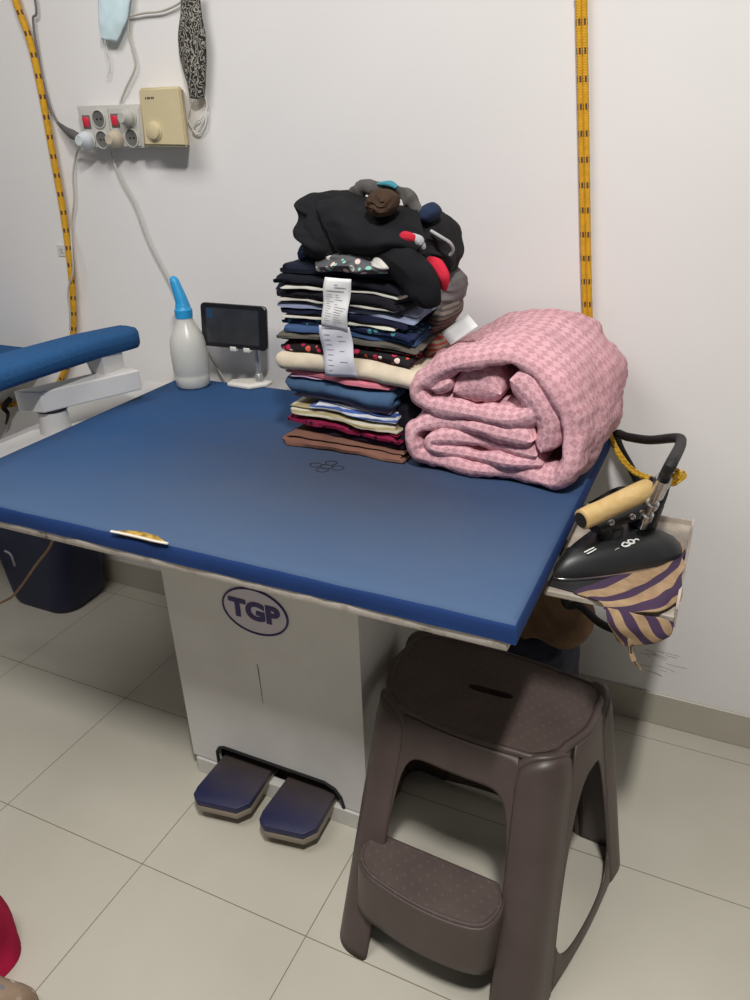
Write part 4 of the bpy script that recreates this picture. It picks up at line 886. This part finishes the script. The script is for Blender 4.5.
# openings (from, to, arch height) on each side: front, right, back, left
OPEN = [(.0, 1.0, .357), (.10, .95, .345), (.08, .92, .33), (.05, .90, .345)]
def lo(k, e):
    a, b_, H = OPEN[k]; q = (e-(a+b_)/2)/((b_-a)/2); n_ = 7.0 if k == 0 else 3.0; return H*max(0, 1-abs(q)**n_)**(1/n_)
st_ = MB()
for k in range(4):
    a, b_, H = OPEN[k]; rows = []
    es = [a+(b_-a)*(.5-.5*math.cos(PI*i/30)) for i in range(31)]
    zr = 9; cols = [[edge(lo(k, e)+(SZ-.006-lo(k, e))*j/zr, k, e) for j in range(zr+1)] for e in es]
    # keep only the part above the arch shoulder; the legs carry the rest
    st_.grid(cols)
for k in range(4):
    st_.grid([[corner(SZ-.075+(.067)*j/4, k, i/8) for j in range(5)] for i in range(9)])
# rim and top
def ring(z, ins):
    pts = []
    for k in range(4):
        for i in range(9): pts.append(corner(SZ, k, i/8))
        for i in range(1, 12): pts.append(edge(SZ, k, i/12))
    c = sum(pts, Vector())/len(pts); return [Vector((c.x+(p.x-c.x)*(1-ins), c.y+(p.y-c.y)*(1-ins), z)) for p in pts]
rg = [ring(SZ-.009, 0), ring(SZ-.006, .001), ring(SZ-.003, .006), ring(SZ-.001, .015), ring(SZ, .03), ring(SZ-.0005, .06)]
st_.grid([r_+[r_[0]] for r_ in rg])
st_.build('seat_apron', BRN, STB, solid=.004, auto=60)
bm = bmesh.new(); ov = [bm.verts.new(p) for p in rg[-1]]; oe = [bm.edges.new((ov[i], ov[(i+1) % len(ov)])) for i in range(len(ov))]
sc_ = atz(491, 691, SZ-.003); sl = []
for i in range(16):
    a = 2*PI*i/16; sl.append(Vector((sc_.x+.045*math.copysign(abs(math.cos(a))**.5, math.cos(a)), sc_.y-.004+.009*math.sin(a), SZ-.0005)))
sv = [bm.verts.new(p) for p in sl]; se = [bm.edges.new((sv[i], sv[(i+1) % 16])) for i in range(16)]
bmesh.ops.triangle_fill(bm, use_beauty=True, edges=oe+se)
for f_ in [f_ for f_ in bm.faces if all(v in sv for v in f_.verts)]: bm.faces.remove(f_)
dn = [bm.verts.new(p+Vector((0, 0, -.02))) for p in sl]
for i in range(16): bm.faces.new((sv[i], sv[(i+1) % 16], dn[(i+1) % 16], dn[i]))
bm.faces.new(dn)
MB().bm(bm).build('seat', BRD, STB, smooth=False, label='dimpled seat with a dark carrying slot')
MB().prism([p+Vector((0, 0, -.0192)) for p in sl], (0, 0, .001)).build('carrying_slot', plain('hole_black', (0, 0, 0)), STB)
# legs
for k in range(4):
    ka = (k-1) % 4; ea = OPEN[ka][1]; eb = OPEN[k][0]; cols = []
    par = [('e', ka, ea+(1-ea)*i/3) for i in range(3)] + [('c', k, i/14) for i in range(15)] + [('e', k, eb*(i+1)/3) for i in range(3)]
    nzr = 22; npar = len(par)
    for q, (ty, kk, a) in enumerate(par):
        col = []; u = q/(npar-1); bulge = math.sin(PI*u)
        topz = SZ+.002-.060*(1-bulge)**1.6
        for j in range(nzr+1):
            z = topz*j/nzr
            p = edge(z, kk, a) if ty == 'e' else corner(z, kk, a)
            Q = quad_at(z); cen = sum(Q, Vector())/4; dirn = (Q[k]-cen); dirn.z = 0; dirn.normalize()
            p = p+dirn*(.0012+.010*bulge**.8*(1 if j < nzr-1 else .75)); col.append(p)
        # close the rounded head of the leg onto the seat edge
        cols.append(col)
    mb = MB().grid(cols)
    n0 = len(mb.v); heads = [c_[-1] for c_ in cols]; inner = []
    for q, h in enumerate(heads):
        Q = quad_at(SZ); cen = sum(Q, Vector())/4; dirn = (cen-Q[k]); dirn.z = 0; dirn.normalize(); inner.append(h+dirn*.022+Vector((0, 0, -.003)))
    mb.grid([heads, [h.lerp(i_, .4)+Vector((0, 0, .004)) for h, i_ in zip(heads, inner)], inner])
    mb.build('leg', BRN, STB, solid=.004, auto=60)
# low side rails
for k in (1, 2, 3):
    a, b_, H = OPEN[k]; rows = []
    for i in range(25):
        e = a+(b_-a)*i/24; q = abs(2*i/24-1); zt = .034+.05*q**5; zb = .004+.012*(1-q**2)
        rows.append([edge(zb+(zt-zb)*j/4, k, e) for j in range(5)])
    MB().grid(rows).build('side_rail', BRN, STB, solid=.005)
# step
ZS = .20
stp = [Vector((x, y, ZS)) for x, y in ((-.440, .902), (-.464, .872), (-.460, .838), (-.434, .815), (-.40, .804), (-.342, .792), (-.275, .788), (-.222, .796), (-.202, .820), (-.197, .856), (-.216, .890))]
arc, _ = spline(stp, [0]*len(stp), 5)
cen = Vector((-.335, .87, ZS))
bm = bmesh.new()
rows = []
for (ins, dz) in ((0, -.004), (.02, -.0005), (.06, 0), (.09, -.002)):
    rows.append([Vector((cen.x+(p.x-cen.x)*(1-ins*.6), cen.y+(p.y-cen.y)*(1-ins), ZS+dz)) for p in arc])
top = MB().grid([r_+[r_[0]] for r_ in rows]); n0 = len(top.v); top.add(rows[-1], [tuple(range(len(arc)))])
top.build('step', BRD, STB, auto=40, label='dimpled lower step')
rows = []; na = len(arc)
for i, p in enumerate(arc):
    u = i/(na-1); q = abs(2*u-1); H = .092*max(0, 1-(q/.80)**4)**.4 if q < .80 else 0
    outw = Vector((p.x-cen.x, p.y-cen.y, 0)); outw.normalize(); col = []
    for j in range(11):
        z = (ZS-.004)+(H-(ZS-.004))*j/10; fl = (ZS-z)/ZS
        col.append(Vector((p.x, p.y, z))+Vector((outw.x*.006, -.016 if outw.y < 0 else 0, 0))*fl)
    rows.append(col)
MB().grid(rows).build('step_apron', BRN, STB, solid=.004)

# ------------------------------------------------------------------ things under the table
NV = plain('navy_plastic', (.006, .010, .048), .45, var=.2, scale=8)
BN = empty('plastic_tub', (-1.93, 1.512, 0), 'dark navy plastic tub on the floor under the left end of the table', 'tub')
def rrect(cx, cy, hx, hy, r_, z, n=6, rot=0):
    out = []
    for (sx, sy, a0) in ((1, -1, -PI/2), (1, 1, 0), (-1, 1, PI/2), (-1, -1, PI)):
        for i in range(n+1):
            a = a0+PI/2*i/n; x = sx*(hx-r_)+r_*math.cos(a); y = sy*(hy-r_)+r_*math.sin(a)
            out.append(Vector((cx+x*math.cos(rot)-y*math.sin(rot), cy+x*math.sin(rot)+y*math.cos(rot), z)))
    return out
rows = []
for (g_, z) in ((0, .0), (.004, .004), (.012, .02), (.018, .06), (.034, .2), (.052, .40), (.060, .44), (.060, .455), (.052, .457), (.045, .43), (.02, .08)):
    rows.append(rrect(-1.93, 1.512, .125+g_, .100+g_*.25, .06, z))
mb = MB().grid([r_+[r_[0]] for r_ in rows]); mb.add(rows[0], [tuple(range(len(rows[0])))]); mb.add(rows[-1], [tuple(range(len(rows[-1])))])
mb.build('tub_body', NV, BN)
cd_ = [at(54, 536, 1.135), at(49, 548, 1.14), at(36, 565, 1.15), at(22, 585, 1.16), at(10, 598, 1.17), at(-12, 608, 1.17)]
tag(MB().sweep(cd_, .0035, 8, 8).build('hanging_cord', plain('cord_brown', (.24, .15, .08), .7)), 'thin brown cord hanging in front of the navy tub', 'cord')
MB().sweep([at(5, 551, 1.155), at(11, 555, 1.15), at(15, 566, 1.15)], .003, 6, 5).build('loose_string', plain('string_pale', (.25, .24, .27), .8)); o = C.objects['loose_string']; tag(o, 'short pale string end beside the navy tub', 'string')
# bags behind the stool
bg = puff(PX([(470, 640), (500, 615), (530, 612), (556, 628), (576, 650), (577, 680), (570, 740), (540, 760), (490, 755), (470, 700)], 1.50), 1.50, .09, .09, .012, 51, fold=14)
zmin = min(p.z for p in bg.v)
for p in bg.v: p.z = max(.001, (p.z-zmin)*(1.0)+zmin) if zmin > 0 else p.z
sc0 = .42; zs = [p.z for p in bg.v]; z0_, z1_ = min(zs), max(zs)
for p in bg.v: p.z = .002+(p.z-z0_)/(z1_-z0_)*(z1_-.002); p.y = min(p.y, YW-.012)
tag(bg.build('sack', plain('sack_navy', (.014, .016, .040), .6, var=.3, scale=20, bmp=.3), auto=80), 'navy blue sack on the floor behind the stool', 'sack')
pb = puff(PX([(505, 605), (525, 592), (552, 592), (575, 600), (591, 614), (592, 634), (578, 646), (558, 643), (535, 634), (512, 630)], 1.42), 1.44, .07, .08, .010, 61, fold=13)
tag(pb.build('paper_bag', cloth('brown_paper', (.17, .105, .062), var=.3, bmp=.7), auto=70), 'crumpled brown bag on top of the navy sack below the iron tray', 'bag')

# neighbouring table edge at far left
nb = MB().box((-2.45, 1.12, .775), (-1.885, 1.60, .833), .015, 3).build('neighbour_table', M_SLEEVE); nb.name = 'padded_table'; WL[nb.name] = nb.location.copy()
tag(nb, 'dark blue padded corner of a neighbouring ironing table at the left edge', 'ironing table')
MB().box((-2.30, 1.20, 0), (-2.20, 1.30, .78), .004).build('table_leg', WHITE, nb)

# laundry at the lower left corner
def mound(cx, cy, hx, hy, h, seed, wr=.03, n=40, fold=9):
    mb = MB(); rows = []
    for i in range(19):
        rho = math.sin(PI/2*i/18); row = []
        for k in range(n+1):
            a = 2*PI*(k % n)/n; z = h*math.sqrt(max(0, 1-rho**2.4))
            p = Vector((cx+hx*rho*math.cos(a), cy+hy*rho*math.sin(a), z)); w1 = nz3((p.x*fold+seed, p.y*fold, p.z*fold), 1.0)
            p += Vector((w1.x, w1.y, w1.z*.7))*wr*(.4+.6*rho if z > .001 else .5); p.z = max(.001, p.z if i < 18 else .001); row.append(p)
        rows.append(row)
    return mb.grid(rows)
rd = mound(-1.112, .482, .085, .085, .21, 3.0)
tag(rd.build('laundry', cloth('crimson', (.36, .012, .05)), auto=80), 'crimson garment dropped on the floor at the lower left corner', 'clothes')
tn = mound(-.985, .410, .085, .07, .12, 8.0)
tag(tn.build('laundry', cloth('tan_cloth', (.36, .26, .18), 'floral', (.22, .20, .22), (.42, .32, .25)), auto=80), 'tan printed garment on the floor beside the crimson one', 'clothes')

# ------------------------------------------------------------------ light
def area(name, loc, target, sx, sy, power, col=(1, 1, 1)):
    l = bpy.data.lights.new(name, 'AREA'); l.shape = 'RECTANGLE'; l.size = sx; l.size_y = sy; l.energy = power; l.color = col
    o = bpy.data.objects.new(name, l); C.objects.link(o); o.location = loc
    o.rotation_euler = (Vector(target)-Vector(loc)).to_track_quat('-Z', 'Y').to_euler(); return o
area('ceiling_tube', (.10, .05, 2.68), (.10, .051, 0), .10, .30, 50, (1, .97, .935))
area('left_fill', (-1.25, .25, 2.72), (-1.25, .45, .4), 1.2, .8, 24, (1, .965, .945))  # unseen soft fill, added to brighten the left wall
wd = bpy.data.worlds.new('world'); sc.world = wd; wd.use_nodes = True
bg_ = wd.node_tree.nodes['Background']; bg_.inputs[0].default_value = (1, .975, .95, 1); bg_.inputs[1].default_value = .12
sc.view_settings.view_transform = 'Standard'; sc.view_settings.look = 'None'; sc.view_settings.exposure = 0
